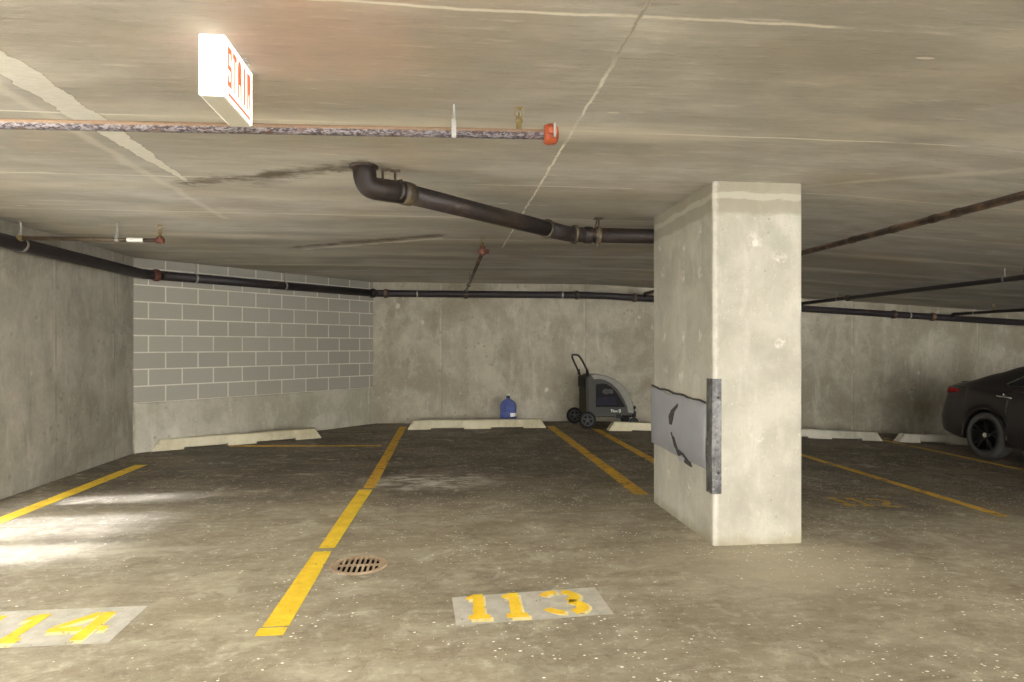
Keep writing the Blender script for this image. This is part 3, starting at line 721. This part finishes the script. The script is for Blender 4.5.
# ------------------------------------------------------------------ parked car (tail to the back wall)
CARX, CARY, CL, CW = 8.30, 9.12, 4.75, .915
car = thing('car', 'dark charcoal sedan parked tail to the wall at the right edge', 'car', (CARX, CARY, slope(CARX)))
car.rotation_euler = (0, math.atan(.055), 0)
def lerp(tab, u):
    if u <= tab[0][0]: return tab[0][1]
    for (a, va), (b, vb) in zip(tab, tab[1:]):
        if u <= b:
            t = (u-a)/(b-a); t = t*t*(3-2*t)*.5+t*.5; return va+(vb-va)*t
    return tab[-1][1]
T_W = [(0, .66), (.03, .76), (.10, .835), (.22, .88), (.45, .905), (.9, .915), (3.6, .915), (4.2, .89), (4.5, .80), (4.68, .62), (4.75, .5)]
T_BOT = [(0, .46), (.04, .36), (.15, .29), (.5, .23), (.8, .20), (4.0, .20), (4.5, .22), (4.75, .3)]
T_BELT = [(0, .90), (.06, .965), (.3, .975), (.6, .965), (1.3, .945), (2.6, .91), (3.3, .89), (3.9, .84), (4.5, .70), (4.75, .52)]
T_TOP = [(0, .94), (.05, 1.01), (.18, 1.03), (.42, 1.055), (.8, 1.20), (1.15, 1.315), (1.55, 1.405), (2.0, 1.445), (2.5, 1.44), (2.9, 1.37), (3.6, 1.03), (3.9, .96), (4.4, .83), (4.7, .66), (4.75, .58)]
T_TW = [(0, .55), (.1, .66), (.42, .70), (.8, .64), (1.3, .59), (2.2, .575), (2.8, .59), (3.5, .68), (4.2, .66), (4.75, .42)]
AX = (.945, 3.76); AR, WR, WZ = .362, .315, .315
def cfun(u):
    w = lerp(T_W, u); zb = lerp(T_BOT, u)
    for a in AX:
        d = AR*AR-(u-a)**2
        if d > 0: zb = max(zb, WZ+math.sqrt(d))
    return w, zb, lerp(T_BELT, u), lerp(T_TOP, u), lerp(T_TW, u)
def csec(u):
    """half section, from the floor pan to the roof centre: list of (x, z)"""
    w, zb, zl, zt, tw = cfun(u)
    ztop = max(zt, zl+.02); h = zl-zb
    s = [(0, zb+.03), (w*.82, zb+.005), (w*.955, zb)]
    for f, k in ((.12, .985), (.3, 1.), (.5, 1.005), (.66, .998), (.76, .99), (.88, .972), (1., .935)):
        s.append((w*k, zb+h*f))
    xs, zs = w*.935, zl; xr = min(tw, xs-.03); zr = zl+(ztop-zl)*.84
    s += [(xs-.035, zs+min(.012, (ztop-zs)*.4))]
    for t in (.25, .5, .75, 1.): s.append((xs-.035+(xr-xs+.035)*t, zs+.012*(1-t)+(zr-zs)*t+.02*math.sin(t*PI)*min(1, (ztop-zs)*3)))
    s += [(xr*.9, ztop-(ztop-zr)*.45), (xr*.72, ztop-(ztop-zr)*.16), (xr*.4, ztop-(ztop-zr)*.03), (0, ztop)]
    return s
def lean(u, z):                 # the tail leans forward above the bumper
    return .13*max(0., min(1., (z-.50)/.45))*max(0., 1-u/.5)
US = sorted(set([0, .015, .03, .06, .1, .15, .22, .3, .38, .46, .5, .56]+[AX[0]+AR*math.sin(math.radians(t)) for t in range(-90, 91, 10)]+[AX[0]-AR-.004, AX[0]+AR+.004]
     +[1.4, 1.5, 1.65, 1.8, 2, 2.2, 2.5, 2.8, 3.0, 3.2, 3.35]+[AX[1]+AR*math.sin(math.radians(t)) for t in range(-90, 91, 15)]+[AX[1]-AR-.004, AX[1]+AR+.004, 4.2, 4.35, 4.5, 4.6, 4.68, 4.72, 4.75]))
bm = B(); rings = []
for u in US:
    s = csec(u); rings.append([(-x, -u-lean(u, z), z) for x, z in s]+[(x, -u-lean(u, z), z) for x, z in reversed(s[1:-1])])
loft(bm, rings); cb = obj('body', bm, 'car', car, True)
mod = cb.modifiers.new('edge', 'EDGE_SPLIT'); mod.split_angle = math.radians(42)
def side_pt(u, t, side, off):
    """point on the flank above the belt: t from 0 (belt) to 1 (roof edge)"""
    w, zb, zl, zt, tw = cfun(u); s = csec(u); a = s[10:15]; q = t*4; i = min(3, int(q)); f = q-i
    x = a[i][0]+(a[i+1][0]-a[i][0])*f; z = a[i][1]+(a[i+1][1]-a[i][1])*f
    return (side*(x+off), -u, z+off*.4)
def glass_side(name, us, t0, t1, side, mat='car_glass', off=.006):
    bm = B(); rows = []
    for u in us: rows.append([side_pt(u, t0(u)+(t1(u)-t0(u))*k/6, side, off) for k in range(7)])
    loft(bm, rows, False, False); o = obj(name, bm, mat, car, True)
    m = o.modifiers.new('solid', 'SOLIDIFY'); m.thickness = .004; return o
for side in (-1, 1):
    glass_side('rear_door_window', frange(1.18, 1.98, .08), lambda u: .12, lambda u: .14+.74*min(1, max(0, (u-1.15)/.5))**.8, side)
    glass_side('front_door_window', frange(2.06, 3.2, .1), lambda u: .12, lambda u: .88-.72*max(0, (u-2.7)/.52)**1.2 if u > 2.7 else .88, side)
    bm = B(); tube(bm, [side_pt(u, .14+.74*min(1, max(0, (u-1.15)/.5))**.8+.03, side, .010) for u in frange(1.16, 1.6, .05)], .006, 6)
    obj('window_trim', bm, 'chrome', car)['label'] = 'bright window trim'
    # tail lamp wrapping the rear corner
    bm = B(); rows = []
    for u in (.012, .03, .06, .1, .15, .2, .26, .32, .38, .44):
        w, zb, zl, zt, tw = cfun(u); k = 1-(u/.44)**1.5*.8; zc = .905
        ly = -u-lean(u, zc); rows.append([(side*(w*1.0+.010), ly, zc-.055*k), (side*(w*.99+.012), ly, zc), (side*(w*.965+.010), ly, zc+.050*k)])
    loft(bm, rows, False, False); o = obj('tail_lamp', bm, 'taillight', car, True); m = o.modifiers.new('solid', 'SOLIDIFY'); m.thickness = .02
    for u0 in (1.15, 2.30):
        s = csec(u0+.1); xw = cfun(u0)[0]*.985
        bm = B(); tube(bm, arc_path([(side*(xw+.0), -u0, .868), (side*(xw+.035), -u0-.012, .870), (side*(xw+.035), -u0-.21, .858), (side*(xw+.0), -u0-.222, .856)], .02, 3), .011, 8)
        h = obj('door_handle', bm, 'chrome', car, True); h['label'] = 'chrome door handle'
        bm = B(); lathe(bm, [(.014, 0), (.014, .03), (.008, .034)], 12, along((side*(xw-.005), -u0-.10, .892), (side, 0, 0))); obj('lock', bm, 'chrome', h)
    bm = B(); rows = [[(side*(cfun(u)[0]*.99+.008), -u, z) for z in (.215, .24, .265)] for u in frange(1.36, 3.36, .25)]
    loft(bm, rows, False, False); o = obj('sill_trim', bm, 'plastic', car); m = o.modifiers.new('solid', 'SOLIDIFY'); m.thickness = .012
    # wheel arch lip
    for a in AX:
        bm = B(); tube(bm, [(side*(cfun(a)[0]*.985), -(a+(AR+.004)*math.sin(math.radians(t))), WZ+(AR+.004)*math.cos(math.radians(t))) for t in range(-100, 101, 10)], .012, 6)
        obj('arch_lip', bm, 'car', car, True)
    bm = B(); q = (side*.90, -3.02, .96); box(bm, q[0]-.03, q[1]-.09, q[2]-.03, q[0]+side*.15, q[1]+.02, q[2]+.10); obj('mirror', bm, 'car', car, bevel=.025)
bm = B(); rows = []
for u in frange(.48, 1.42, .1):
    s = csec(u)[14:]; tb = cfun(u)[4]
    rows.append([(x*.93, -u, z+.006) for x, z in s]+[(-x*.93, -u, z+.006) for x, z in reversed(s[:-1])])
loft(bm, rows, False, False); obj('rear_window', bm, 'car_glass', car, True)
bm = B(); rows = []
for u in frange(2.78, 3.58, .1):
    s = csec(u)[14:]; rows.append([(x*.93, -u, z+.006) for x, z in s]+[(-x*.93, -u, z+.006) for x, z in reversed(s[:-1])])
loft(bm, rows, False, False); obj('windshield', bm, 'car_glass', car, True)
bm = B(); tube(bm, [(-.64, -.24, 1.025), (-.40, -.19, 1.035), (0, -.17, 1.04), (.40, -.19, 1.035), (.64, -.24, 1.025)], .012, 8); obj('trunk_lip', bm, 'car', car, True)
bm = B(); box(bm, -.26, .004, .60, .26, -.02, .72); obj('number_plate', bm, 'white', car, bevel=.006)
bm = B(); box(bm, -.62, .012, .33, .62, -.10, .43); obj('rear_diffuser', bm, 'plastic', car, bevel=.02)
bm = B(); box(bm, -.62, -4.5, .20, .62, -.25, .26); obj('underbody', bm, 'plastic', car)
for a in AX:
    for side in (-1, 1):
        mt = along((side*.905, -a, WZ), (side, 0, 0)); bm = B(); w = .22
        lathe(bm, [(.225, -w+.01), (.27, -w), (.305, -w+.02), (WR, -w+.05), (WR, -.045), (.307, -.015), (.275, -.002), (.232, -.004), (.226, -.02)], 44, mt, False)
        ty = obj('tyre', bm, 'tyre', car, True)
        bm = B(); n = 40
        loft(bm, [[mt @ Vector((q*math.cos(2*PI*k/n), q*math.sin(2*PI*k/n), z)) for k in range(n)] for q, z in ((.230, -.012), (.222, -.004), (.208, -.012), (.200, -.09), (.06, -.085), (.05, -.06), (.001, -.058))], True, False)
        for k in range(5):
            for da in (-.16, .16):
                an = 2*PI*k/5+.2; d0 = Vector((math.cos(an+da*.6), math.sin(an+da*.6), 0)); d1 = Vector((math.cos(an+da), math.sin(an+da), 0)); s = Vector((-d0.y, d0.x, 0))
                q = [(d0*.04-s*.016, -.035), (d0*.04+s*.016, -.035), (d1*.212+s*.011, -.014), (d1*.212-s*.011, -.014)]
                v = [bm.verts.new(mt @ (p+Vector((0, 0, z)))) for p, z in q]+[bm.verts.new(mt @ (p+Vector((0, 0, z-.03)))) for p, z in q]
                for f in ((0,1,2,3),(7,6,5,4),(0,4,5,1),(1,5,6,2),(2,6,7,3),(3,7,4,0)): bm.faces.new([v[i] for i in f])
        rm = obj('rim', bm, 'rim', ty)
        bm = B(); lathe(bm, [(.038, -.06), (.038, -.024), (.030, -.018), (0, -.017)], 20, mt); obj('hub_cap', bm, 'chrome', ty)['label'] = 'bright round hub cap'

# ------------------------------------------------------------------ sprinkler and drain pipework
def coupling(parent, c, d, r, mat, name='coupling'):
    """grooved pipe coupling: two half shells with bolt pads"""
    bm = B(); mt = along(c, d); k = r
    lathe(bm, [(k, -.032), (k+.010, -.032), (k+.016, -.022), (k+.019, 0), (k+.016, .022), (k+.010, .032), (k, .032)], 20, mt)
    o = obj(name, bm, mat, parent, True)
    for s in (-1, 1):
        bm = B(); b = Vector((s*(k+.022), 0, 0)); lo = [mt @ (b+Vector((dx, dy, dz))) for dx, dy, dz in ((-.016,-.018,-.02),(.016,-.018,-.02),(.016,.018,-.02),(-.016,.018,-.02),(-.016,-.018,.02),(.016,-.018,.02),(.016,.018,.02),(-.016,.018,.02))]
        v = [bm.verts.new(p) for p in lo]
        for f in ((0,3,2,1),(4,5,6,7),(0,1,5,4),(1,2,6,5),(2,3,7,6),(3,0,4,7)): bm.faces.new([v[i] for i in f])
        tube(bm, [mt @ (b+Vector((0, -.032, 0))), mt @ (b+Vector((0, .032, 0)))], .006, 8); obj('bolt_pad', bm, mat, o)
    return o
def hanger(parent, x, y, zp, r, d, mat='zinc'):
    """threaded rod from the slab with a band round the pipe"""
    bm = B(); top = slope(x)+H
    tube(bm, [(x, y, zp+r+.004), (x, y, top+.002)], .006, 8); lathe(bm, [(.018, -.012), (.014, .0)], 10, Matrix.Translation((x, y, top)))
    mt = along((x, y, zp), d); n = 20
    loft(bm, [[mt @ Vector((q*math.cos(2*PI*k/n), q*math.sin(2*PI*k/n), z)) for k in range(n)] for q, z in ((r+.001, -.013), (r+.005, -.013), (r+.005, .013), (r+.001, .013))], True, False)
    box(bm, x-.011, y-.011, zp+r, x+.011, y+.011, zp+r+.05)
    return obj('hanger', bm, mat, parent)
def sprinkler(parent, x, y, z):
    """upright brass head on a short nipple"""
    bm = B(); T = Matrix.Translation((x, y, z))
    lathe(bm, [(.012, 0), (.012, .035), (.016, .036), (.016, .048), (.009, .05), (.009, .058)], 12, T)
    for s in (-1, 1): tube(bm, [(x+s*.008, y, z+.055), (x+s*.017, y, z+.072), (x+s*.014, y, z+.09), (x, y, z+.099)], .003, 6)
    lathe(bm, [(.004, .058), (.004, .078)], 8, T)
    lathe(bm, [(.017, .098), (.018, .101), (.004, .103)], 16, T)
    return obj('sprinkler_head', bm, 'brass', parent, True)

PD = .195                                    # main hangs this far below the slab
zm = lambda x: slope(x)+H-PD
nrm = Vector((math.sin(WA), -math.cos(WA), 0))*.10
q0 = Vector((-3.565, 8.17, zm(0))); q1 = Vector((-1.10, 10.745, zm(0)))
mp = thing('sprinkler_main', 'long black sprinkler main following the left, block and back walls', 'pipe', (0, 0, 0))
MR = .057
bm = B(); tube(bm, arc_path([(-3.565, YF+.05, zm(0)), tuple(q0), tuple(q1)], .14, 6)[:-1]+[tuple(q0+(q1-q0)*.06)], MR, 18); obj('pipe', bm, 'pipe_dark', mp, True)
bm = B(); tube(bm, [tuple(q0+(q1-q0)*.055), tuple(q0+(q1-q0)*.97)], MR, 18); obj('pipe', bm, 'pipe_dark', mp, True)
bm = B(); tube(bm, arc_path([tuple(q0+(q1-q0)*.965), tuple(q1), (-.9, 10.745, zm(0))], .1, 6)+[(x, 10.745, zm(x)) for x in [.5, 2.2]+[q for q in XS if q > 2.2]][:-1], MR, 18); obj('pipe', bm, 'pipe_dark', mp, True)
dirb = (q1-q0).normalized()
coupling(mp, tuple(q0+dirb*.14), dirb, MR, 'red'); coupling(mp, tuple(q1-dirb*.05), dirb, MR, 'pipe_dark'); coupling(mp, (-.93, 10.745, zm(0)), (1, 0, 0), MR, 'pipe_rust')
for x in (.38, 2.25, 3.25, 6.05, 8.0, 8.75): coupling(mp, (x, 10.745, zm(x)), (1, 0, 0), MR, 'pipe_rust')
for p in (q0+dirb*.62, q0+dirb*1.9): hanger(mp, p.x, p.y, zm(0), MR, dirb)
for x in (-.42, 2.0, 5.2, 8.3): hanger(mp, x, 10.745, zm(x), MR, (1, 0, 0))
hanger(mp, -3.565, 5.9, zm(0), MR, (0, 1, 0)); hanger(mp, -3.565, 2.5, zm(0), MR, (0, 1, 0))

# branch over the aisle, in front of the sign
br = thing('sprinkler_branch', 'flaking grey branch pipe crossing below the stair sign, orange cap at its end', 'pipe', (0, 2.84, 0), 0, 'sprinkler branch pipes')
zb = H-.122
bm = B(); tube(bm, [(XL+.11, 0, zb), (.455, 0, zb)], .0225, 18); obj('pipe', bm, 'pipe_scaly', br, True)
bm = B(); br.rotation_euler.z = -.047; br.location.x = .028; mt = along((.445, 0, zb), (1, 0, 0)); lathe(bm, [(.026, -.03), (.040, -.028), (.046, -.012), (.047, .004), (.044, .018), (.034, .03), (.02, .034), (0, .035)], 22, mt); e = obj('end_cap', bm, 'orange', br, True)
for s in (-1, 1):
    bm = B(); box(bm, .428, s*.05-.012, zb-.014, .468, s*.05+.012, zb+.014); obj('bolt_pad', bm, 'orange', e, bevel=.004)
bm = B(); tube(bm, [(.452, 0, zb-.05), (.452, 0, zb-.03)], .006, 8); obj('bolt', bm, 'zinc', e)
bm = B(); tube(bm, [(.456, -.062, zb-.03), (.456, -.064, zb+.03)], .006, 8); obj('bolt', bm, 'zinc', e)
def hang2(x, y): 
    bm = B(); box(bm, x-.010, y-.027, zb-.026, x+.010, y-.024, zb+.05); box(bm, x-.010, y+.024, zb-.026, x+.010, y+.027, zb+.05); box(bm, x-.010, y-.027, zb-.030, x+.010, y+.027, zb-.026)
    tube(bm, [(x, y, zb+.03), (x, y, H+.002)], .005, 8); box(bm, x-.010, y-.027, zb+.045, x+.010, y+.027, zb+.05)
    return obj('hanger', bm, 'zinc', br)
hang2(.02, 0); hang2(-2.3, 0); sprinkler(br, .305, 0, zb+.015)

# short branch off the left wall
bl = thing('sprinkler_branch', 'short thin branch pipe with white tag near the left wall', 'pipe', (0, 5.80, 0), 0, 'sprinkler branch pipes')
zl_ = H-.155
bm = B(); tube(bm, [(-3.52, 0, zl_), (-2.40, 0, zl_)], .017, 12); obj('pipe', bm, 'pipe_brown', bl, True)
bm = B(); lathe(bm, [(.026, -.03), (.028, 0), (.026, .03), (0, .031)], 14, along((-2.40, 0, zl_), (1, 0, 0))); tube(bm, [(-2.40, 0, zl_), (-2.40, 0, zl_+.035)], .022, 12); obj('elbow', bm, 'red', bl, True)
bm = B(); tube(bm, [(-2.665, 0, zl_), (-2.535, 0, zl_)], .0195, 12); obj('tag', bm, 'white', bl)['label'] = 'white paper tag wrapped on the pipe'
hanger(bl, -2.745, 0, zl_, .017, (1, 0, 0)); sprinkler(bl, -2.40, 0, zl_+.03)
bm = B(); tube(bm, [(-3.53, 0, zl_), (-3.49, 0, zl_)], .028, 12); obj('coupling', bm, 'brass', bl)

# branches that come off the main at the back wall and run toward the camera
def branch(x, y0, y1, z, r, mat, label, name='sprinkler_branch'):
    t = thing(name, label, 'pipe', (x, 0, slope(x)+H), 0, 'sprinkler branch pipes'); zz = z
    bm = B(); tube(bm, [(0, y0, zz), (0, y1, zz)], r, 14); obj('pipe', bm, mat, t, True)
    return t
def hang_local(t, y, z, r, mat='zinc'):
    bm = B(); tube(bm, [(0, y, z+r+.004), (0, y, .002)], .005, 8); n = 16
    mt = along((0, y, z), (0, 1, 0))
    loft(bm, [[mt @ Vector((q*math.cos(2*PI*k/n), q*math.sin(2*PI*k/n), w)) for k in range(n)] for q, w in ((r+.001, -.012), (r+.004, -.012), (r+.004, .012), (r+.001, .012))], True, False)
    return obj('hanger', bm, mat, t)
t = branch(.38, 6.2, 10.66, -.15, .019, 'pipe_rust', 'thin branch pipe above the middle stall with an orange red end fitting')
bm = B(); lathe(bm, [(.03, -.04), (.036, -.03), (.038, 0), (.036, .03), (.02, .036), (0, .037)], 16, along((0, 6.2, -.15), (0, 1, 0))); tube(bm, [(0, 6.2, -.15), (0, 6.2, -.10)], .024, 12); tube(bm, [(-.05, 6.2, -.15), (.06, 6.2, -.15)], .02, 10)
obj('end_fitting', bm, 'red', t, True); sprinkler(t, 0, 6.2, -.11)
bm = B(); tube(bm, [(0, 10.62, -.15), (0, 10.745, -PD)], .03, 12); obj('tee', bm, 'pipe_dark', t); bm = B(); tube(bm, [(0, 9.6, -.15), (0, 9.68, -.15)], .03, 12); obj('coupling', bm, 'pipe_dark', t); hang_local(t, 9.3, -.15, .019)
t = branch(3.41, YF+.05, 10.66, -.122, .026, 'pipe_rust', 'rusty branch pipe under the slab nearest the right side of the column')
for y in (1.0, 9.0): hang_local(t, y, -.122, .024, 'pipe_rust')
for y in (5.05, 4.55, 4.15, 3.95): coupling_b = B(); tube(coupling_b, [(0, y, -.122), (0, y+.05, -.122)], .030, 14); obj('coupling', coupling_b, 'clamp', t)
bm = B(); tube(bm, [(0, 10.62, -.122), (0, 10.745, -PD)], .032, 12); obj('tee', bm, 'pipe_dark', t)
t = branch(6.20, YF+.05, 10.66, -.12, .030, 'pipe_dark', 'dark branch pipe right of the column, second from it')
for y in (6.55, 9.6): hang_local(t, y, -.12, .030)
coupling(t, (0, 9.35, -.12), (0, 1, 0), .030, 'pipe_rust'); sprinkler(t, 0, 6.3, -.095)
bm = B(); tube(bm, [(0, 10.62, -.12), (0, 10.745, -PD)], .038, 12); obj('tee', bm, 'pipe_dark', t)
t = branch(9.08, YF+.05, 10.66, -.13, .026, 'pipe_dark', 'dark branch pipe over the parked car at the right edge')
hang_local(t, 10.2, -.13, .026); bm = B(); tube(bm, [(0, 10.62, -.13), (0, 10.745, -PD)], .036, 12); obj('tee', bm, 'pipe_dark', t); sprinkler(t, 0, 9.8, -.11)

# big black soil pipe from a slab penetration to behind the column
dp = thing('drain_pipe', 'thick black drain pipe elbowing out of the ceiling toward the column', 'pipe', (0, 0, 0))
E0 = Vector((-.462, 3.86, H)); E1 = Vector((-.45, 3.87, 2.212)); E2 = Vector((-.242, 3.97, 2.21)); E3 = Vector((.815, 4.97, 2.19)); E4 = Vector((1.06, 5.235, 2.195)); E5 = Vector((2.05, 5.235, 2.195))
PR = .061
bm = B(); path = arc_path([tuple(E0+Vector((0, 0, .01))), tuple(E1), tuple(E2)], .13, 10); tube(bm, path, [.068]*2+[.066]*(len(path)-3)+[.068], 22); lathe(bm, [(.085, -.012), (.085, .004)], 22, Matrix.Translation(E0)); obj('elbow', bm, 'pipe_iron', dp, True)
d1 = (E3-E2).normalized()
bm = B(); tube(bm, [tuple(E2-d1*.05), tuple(E3)], PR, 22); obj('pipe', bm, 'pipe_iron', dp, True)
bm = B(); tube(bm, arc_path([tuple(E3-d1*.02), tuple(E4-Vector((.04, 0.03, 0))), tuple(E4+Vector((.12, 0, 0)))], .12, 6), .063, 22); obj('bend', bm, 'pipe_iron', dp, True)
bm = B(); tube(bm, arc_path([tuple(E4+Vector((.1, 0, 0))), tuple(E5), (2.05, 5.235, .02)], .12, 8), PR, 22); obj('pipe', bm, 'pipe_iron', dp, True)
def band(c, d, r, w, mat, name):
    bm = B(); mt = along(c, d); lathe(bm, [(r-.012, -w/2), (r, -w/2), (r+.003, -w/4), (r+.003, w/4), (r, w/2), (r-.012, w/2)], 22, mt); return obj(name, bm, mat, dp, True)
band(tuple(E2+d1*.03), d1, .069, .075, 'clamp', 'coupling'); band(tuple(E3-d1*.02), d1, .071, .03, 'clamp', 'coupling'); band(tuple(E4+Vector((.012, -.014, 0))), (1, .25, 0), .075, .03, 'clamp', 'coupling'); band(tuple(E4+Vector((.13, 0, 0))), (1, 0, 0), .067, .07, 'pipe_iron', 'coupling')
bm = B(); c = E2-d1*.06; tube(bm, [tuple(c+Vector((.0, 0, .06))), (c.x, c.y, H+.002)], .008, 8); tube(bm, [tuple(E1+Vector((.09, .07, .075))), (c.x-.07, c.y-.06, H-.02), (c.x-.02, c.y-.02, H)], .007, 8); box(bm, c.x-.03, c.y-.02, H-.008, c.x+.03, c.y+.02, H)
tube(bm, [tuple(c+Vector((-.03, .03, .055))), tuple(c+Vector((.04, -.03, .055)))], .009, 8); obj('hanger', bm, 'clamp', dp)
bm = B(); c = E4+Vector((.21, 0, 0)); n = 20; mt = along(c, (1, 0, 0))
loft(bm, [[mt @ Vector((q*math.cos(2*PI*k/n), q*math.sin(2*PI*k/n), w)) for k in range(n)] for q, w in ((PR+.002, -.02), (PR+.012, -.02), (PR+.012, .02), (PR+.002, .02))], True, False)
tube(bm, [(c.x+.01, c.y, c.z+PR), (c.x+.01, c.y, H+.002)], .008, 8); tube(bm, [(c.x-.03, c.y-.03, c.z+PR-.01), (c.x-.01, c.y-.03, H-.005)], .006, 8); box(bm, c.x-.03, c.y-.05, H-.008, c.x+.04, c.y+.03, H)
tube(bm, [(c.x, c.y-PR-.02, c.z-.03), (c.x, c.y-PR-.02, c.z+.05)], .009, 8); tube(bm, [(c.x-.012, c.y-.02, c.z-PR-.04), (c.x-.012, c.y-.02, c.z-PR)], .006, 8); obj('hanger', bm, 'clamp', dp)

# ------------------------------------------------------------------ lit STAIR sign
sg = thing('stair_sign', 'lit white box sign with red STAIR lettering under the ceiling', 'sign', (-.82, 2.275, H))
SW, SL, SH = .088, .315, .212
bm = B(); box(bm, .006, .004, -SH, SW-.006, SL, -.001); obj('housing', bm, 'sign_white', sg, bevel=.003)
bm = B(); box(bm, .004, .0, -SH+.002, SW-.004, .0035, -.004); obj('end_panel', bm, 'sign_lit', sg)
for xx, s in ((SW, 1), (0, -1)):
    bm = B(); box(bm, xx-.003-.003*s, .004, -SH+.006, xx+.003-.003*s, SL-.004, -.006); f = obj('lit_face', bm, 'sign_lit', sg)
    bm = B(); fx = xx+.0006*s
    def L(polys, y0, w):
        for p in polys:
            m_ = (lambda q: q) if s > 0 else (lambda q: (1-q[0], q[1]))
            prism(bm, p, lambda q: (fx, y0+q[0]*w, -.165+q[1]*.135), lambda q: (fx+.0012*s, y0+q[0]*w, -.165+q[1]*.135))
    a = .26
    GL = {'S': [[(0,0),(1,0),(1,.55),(a,.55),(a,.85),(.74,.85),(.74,.72),(1,.72),(1,1),(0,1),(0,.42),(.74,.42),(.74,.14),(a,.14),(a,.26),(0,.26)]],
          'T': [[(.36,0),(.64,0),(.64,.86),(1,.86),(1,1),(0,1),(0,.86),(.36,.86)]],
          'A': [[(0,0),(a,0),(a,.38),(.74,.38),(.74,0),(1,0),(1,.8),(.75,1),(.25,1),(0,.8)]],
          'I': [[(.3,0),(.7,0),(.7,1),(.3,1)]],
          'R': [[(0,0),(a,0),(a,.42),(.45,.42),(.74,0),(1,0),(.75,.44),(1,.56),(1,.88),(.85,1),(0,1)]]}
    word = 'STAIR' if s > 0 else 'RIATS'
    for i, chh in enumerate(word): 
        polys = GL[chh]
        if s < 0: polys = [[(1-q[0], q[1]) for q in reversed(p)] for p in polys]
        L(polys, .022+i*.055, .040)
    prism(bm, [(0, 0), (1, 0), (1, 1), (0, 1)], lambda q: (fx, .03+q[0]*.25, -.197+q[1]*.010), lambda q: (fx+.0012*s, .03+q[0]*.25, -.197+q[1]*.010))
    obj('lettering', bm, 'sign_red', f)['label'] = 'red STAIR lettering with a bar below'
bm = B(); tube(bm, arc_path([(SW-.01, .17, -.002), (SW+.022, .175, -.012), (SW+.022, .215, -.012), (SW-.01, .22, -.002)], .015, 4), .003, 6); obj('wire_loop', bm, 'zinc', sg)
bm = B(); box(bm, .02, .08, -.002, SW-.02, .24, .002); obj('mounting_plate', bm, 'zinc', sg)

# ------------------------------------------------------------------ unseen fluorescent lights, several added to brighten the stalls
fx = None
for i, (x, y) in enumerate([(-2.75, 2.2), (-2.3, .4), (-.5, .6), (-2.3, -3.2), (.5, -3.2), (4.9, -3.2), (4.6, 1.2)]):
    if fx is None:
        fx = thing('unseen_fluorescent', 'unseen white twin tube fluorescent light added over the driving aisle', 'light', (x, y, slope(x)+H), 0, 'unseen fluorescent lights over the aisle')
        bm = B(); box(bm, -.62, -.045, -.205, .62, .045, -.165); obj('housing', bm, 'fixture', fx, bevel=.006)
        for s in (-1, 1):
            bm = B(); tube(bm, [(-.60, s*.085, -.19), (.60, s*.085, -.19)], .019, 12); obj('tube', bm, 'tube', fx, True)
            bm = B(); box(bm, s*.5-.01, -.01, -.17, s*.5+.01, .01, 0.001); obj('hanger', bm, 'zinc', fx)
    else:
        c = copy_tree(fx); c.location = (x, y, slope(x)+H)

# daylight through the slots added in the left wall
sun = bpy.data.lights.new('daylight', 'SUN'); sun.energy = 7.5; sun.angle = math.radians(8); sun.color = (.84, .88, 1)
so = bpy.data.objects.new('daylight', sun); COL.objects.link(so)
so.rotation_euler = Vector((1, .06, -.47)).to_track_quat('-Z', 'Y').to_euler()
pl = bpy.data.lights.new('added_opening_portal', 'AREA'); pl.shape = 'RECTANGLE'; pl.size = XR-XL; pl.size_y = 2.4; pl.cycles.is_portal = True  # samples sky fill through the opening added in the front wall
po = bpy.data.objects.new('added_opening_portal', pl); COL.objects.link(po); po.location = ((XL+XR)/2, YF-.1, 1.2); po.rotation_euler = (PI/2, 0, PI)
w = bpy.data.worlds.new('world'); scene.world = w; w.use_nodes = True
w.node_tree.nodes['Background'].inputs[0].default_value = (1, .985, .965, 1); w.node_tree.nodes['Background'].inputs[1].default_value = 8.2

# ------------------------------------------------------------------ camera
cam = bpy.data.cameras.new('camera'); co = bpy.data.objects.new('camera', cam); COL.objects.link(co)
cam.sensor_width = 36; cam.lens = 646/1024*36; cam.shift_y = 5/1024; cam.clip_start = .05
co.location = (0, 0, 1.28); co.rotation_euler = (PI/2, 0, -math.atan(69/646))
scene.camera = co
vs = scene.view_settings
vs.view_transform = 'Standard'; vs.look = 'None'; vs.gamma = 1; vs.use_curve_mapping = False; vs.exposure = 1.3
scene.cycles.max_bounces = 10; scene.cycles.diffuse_bounces = 6
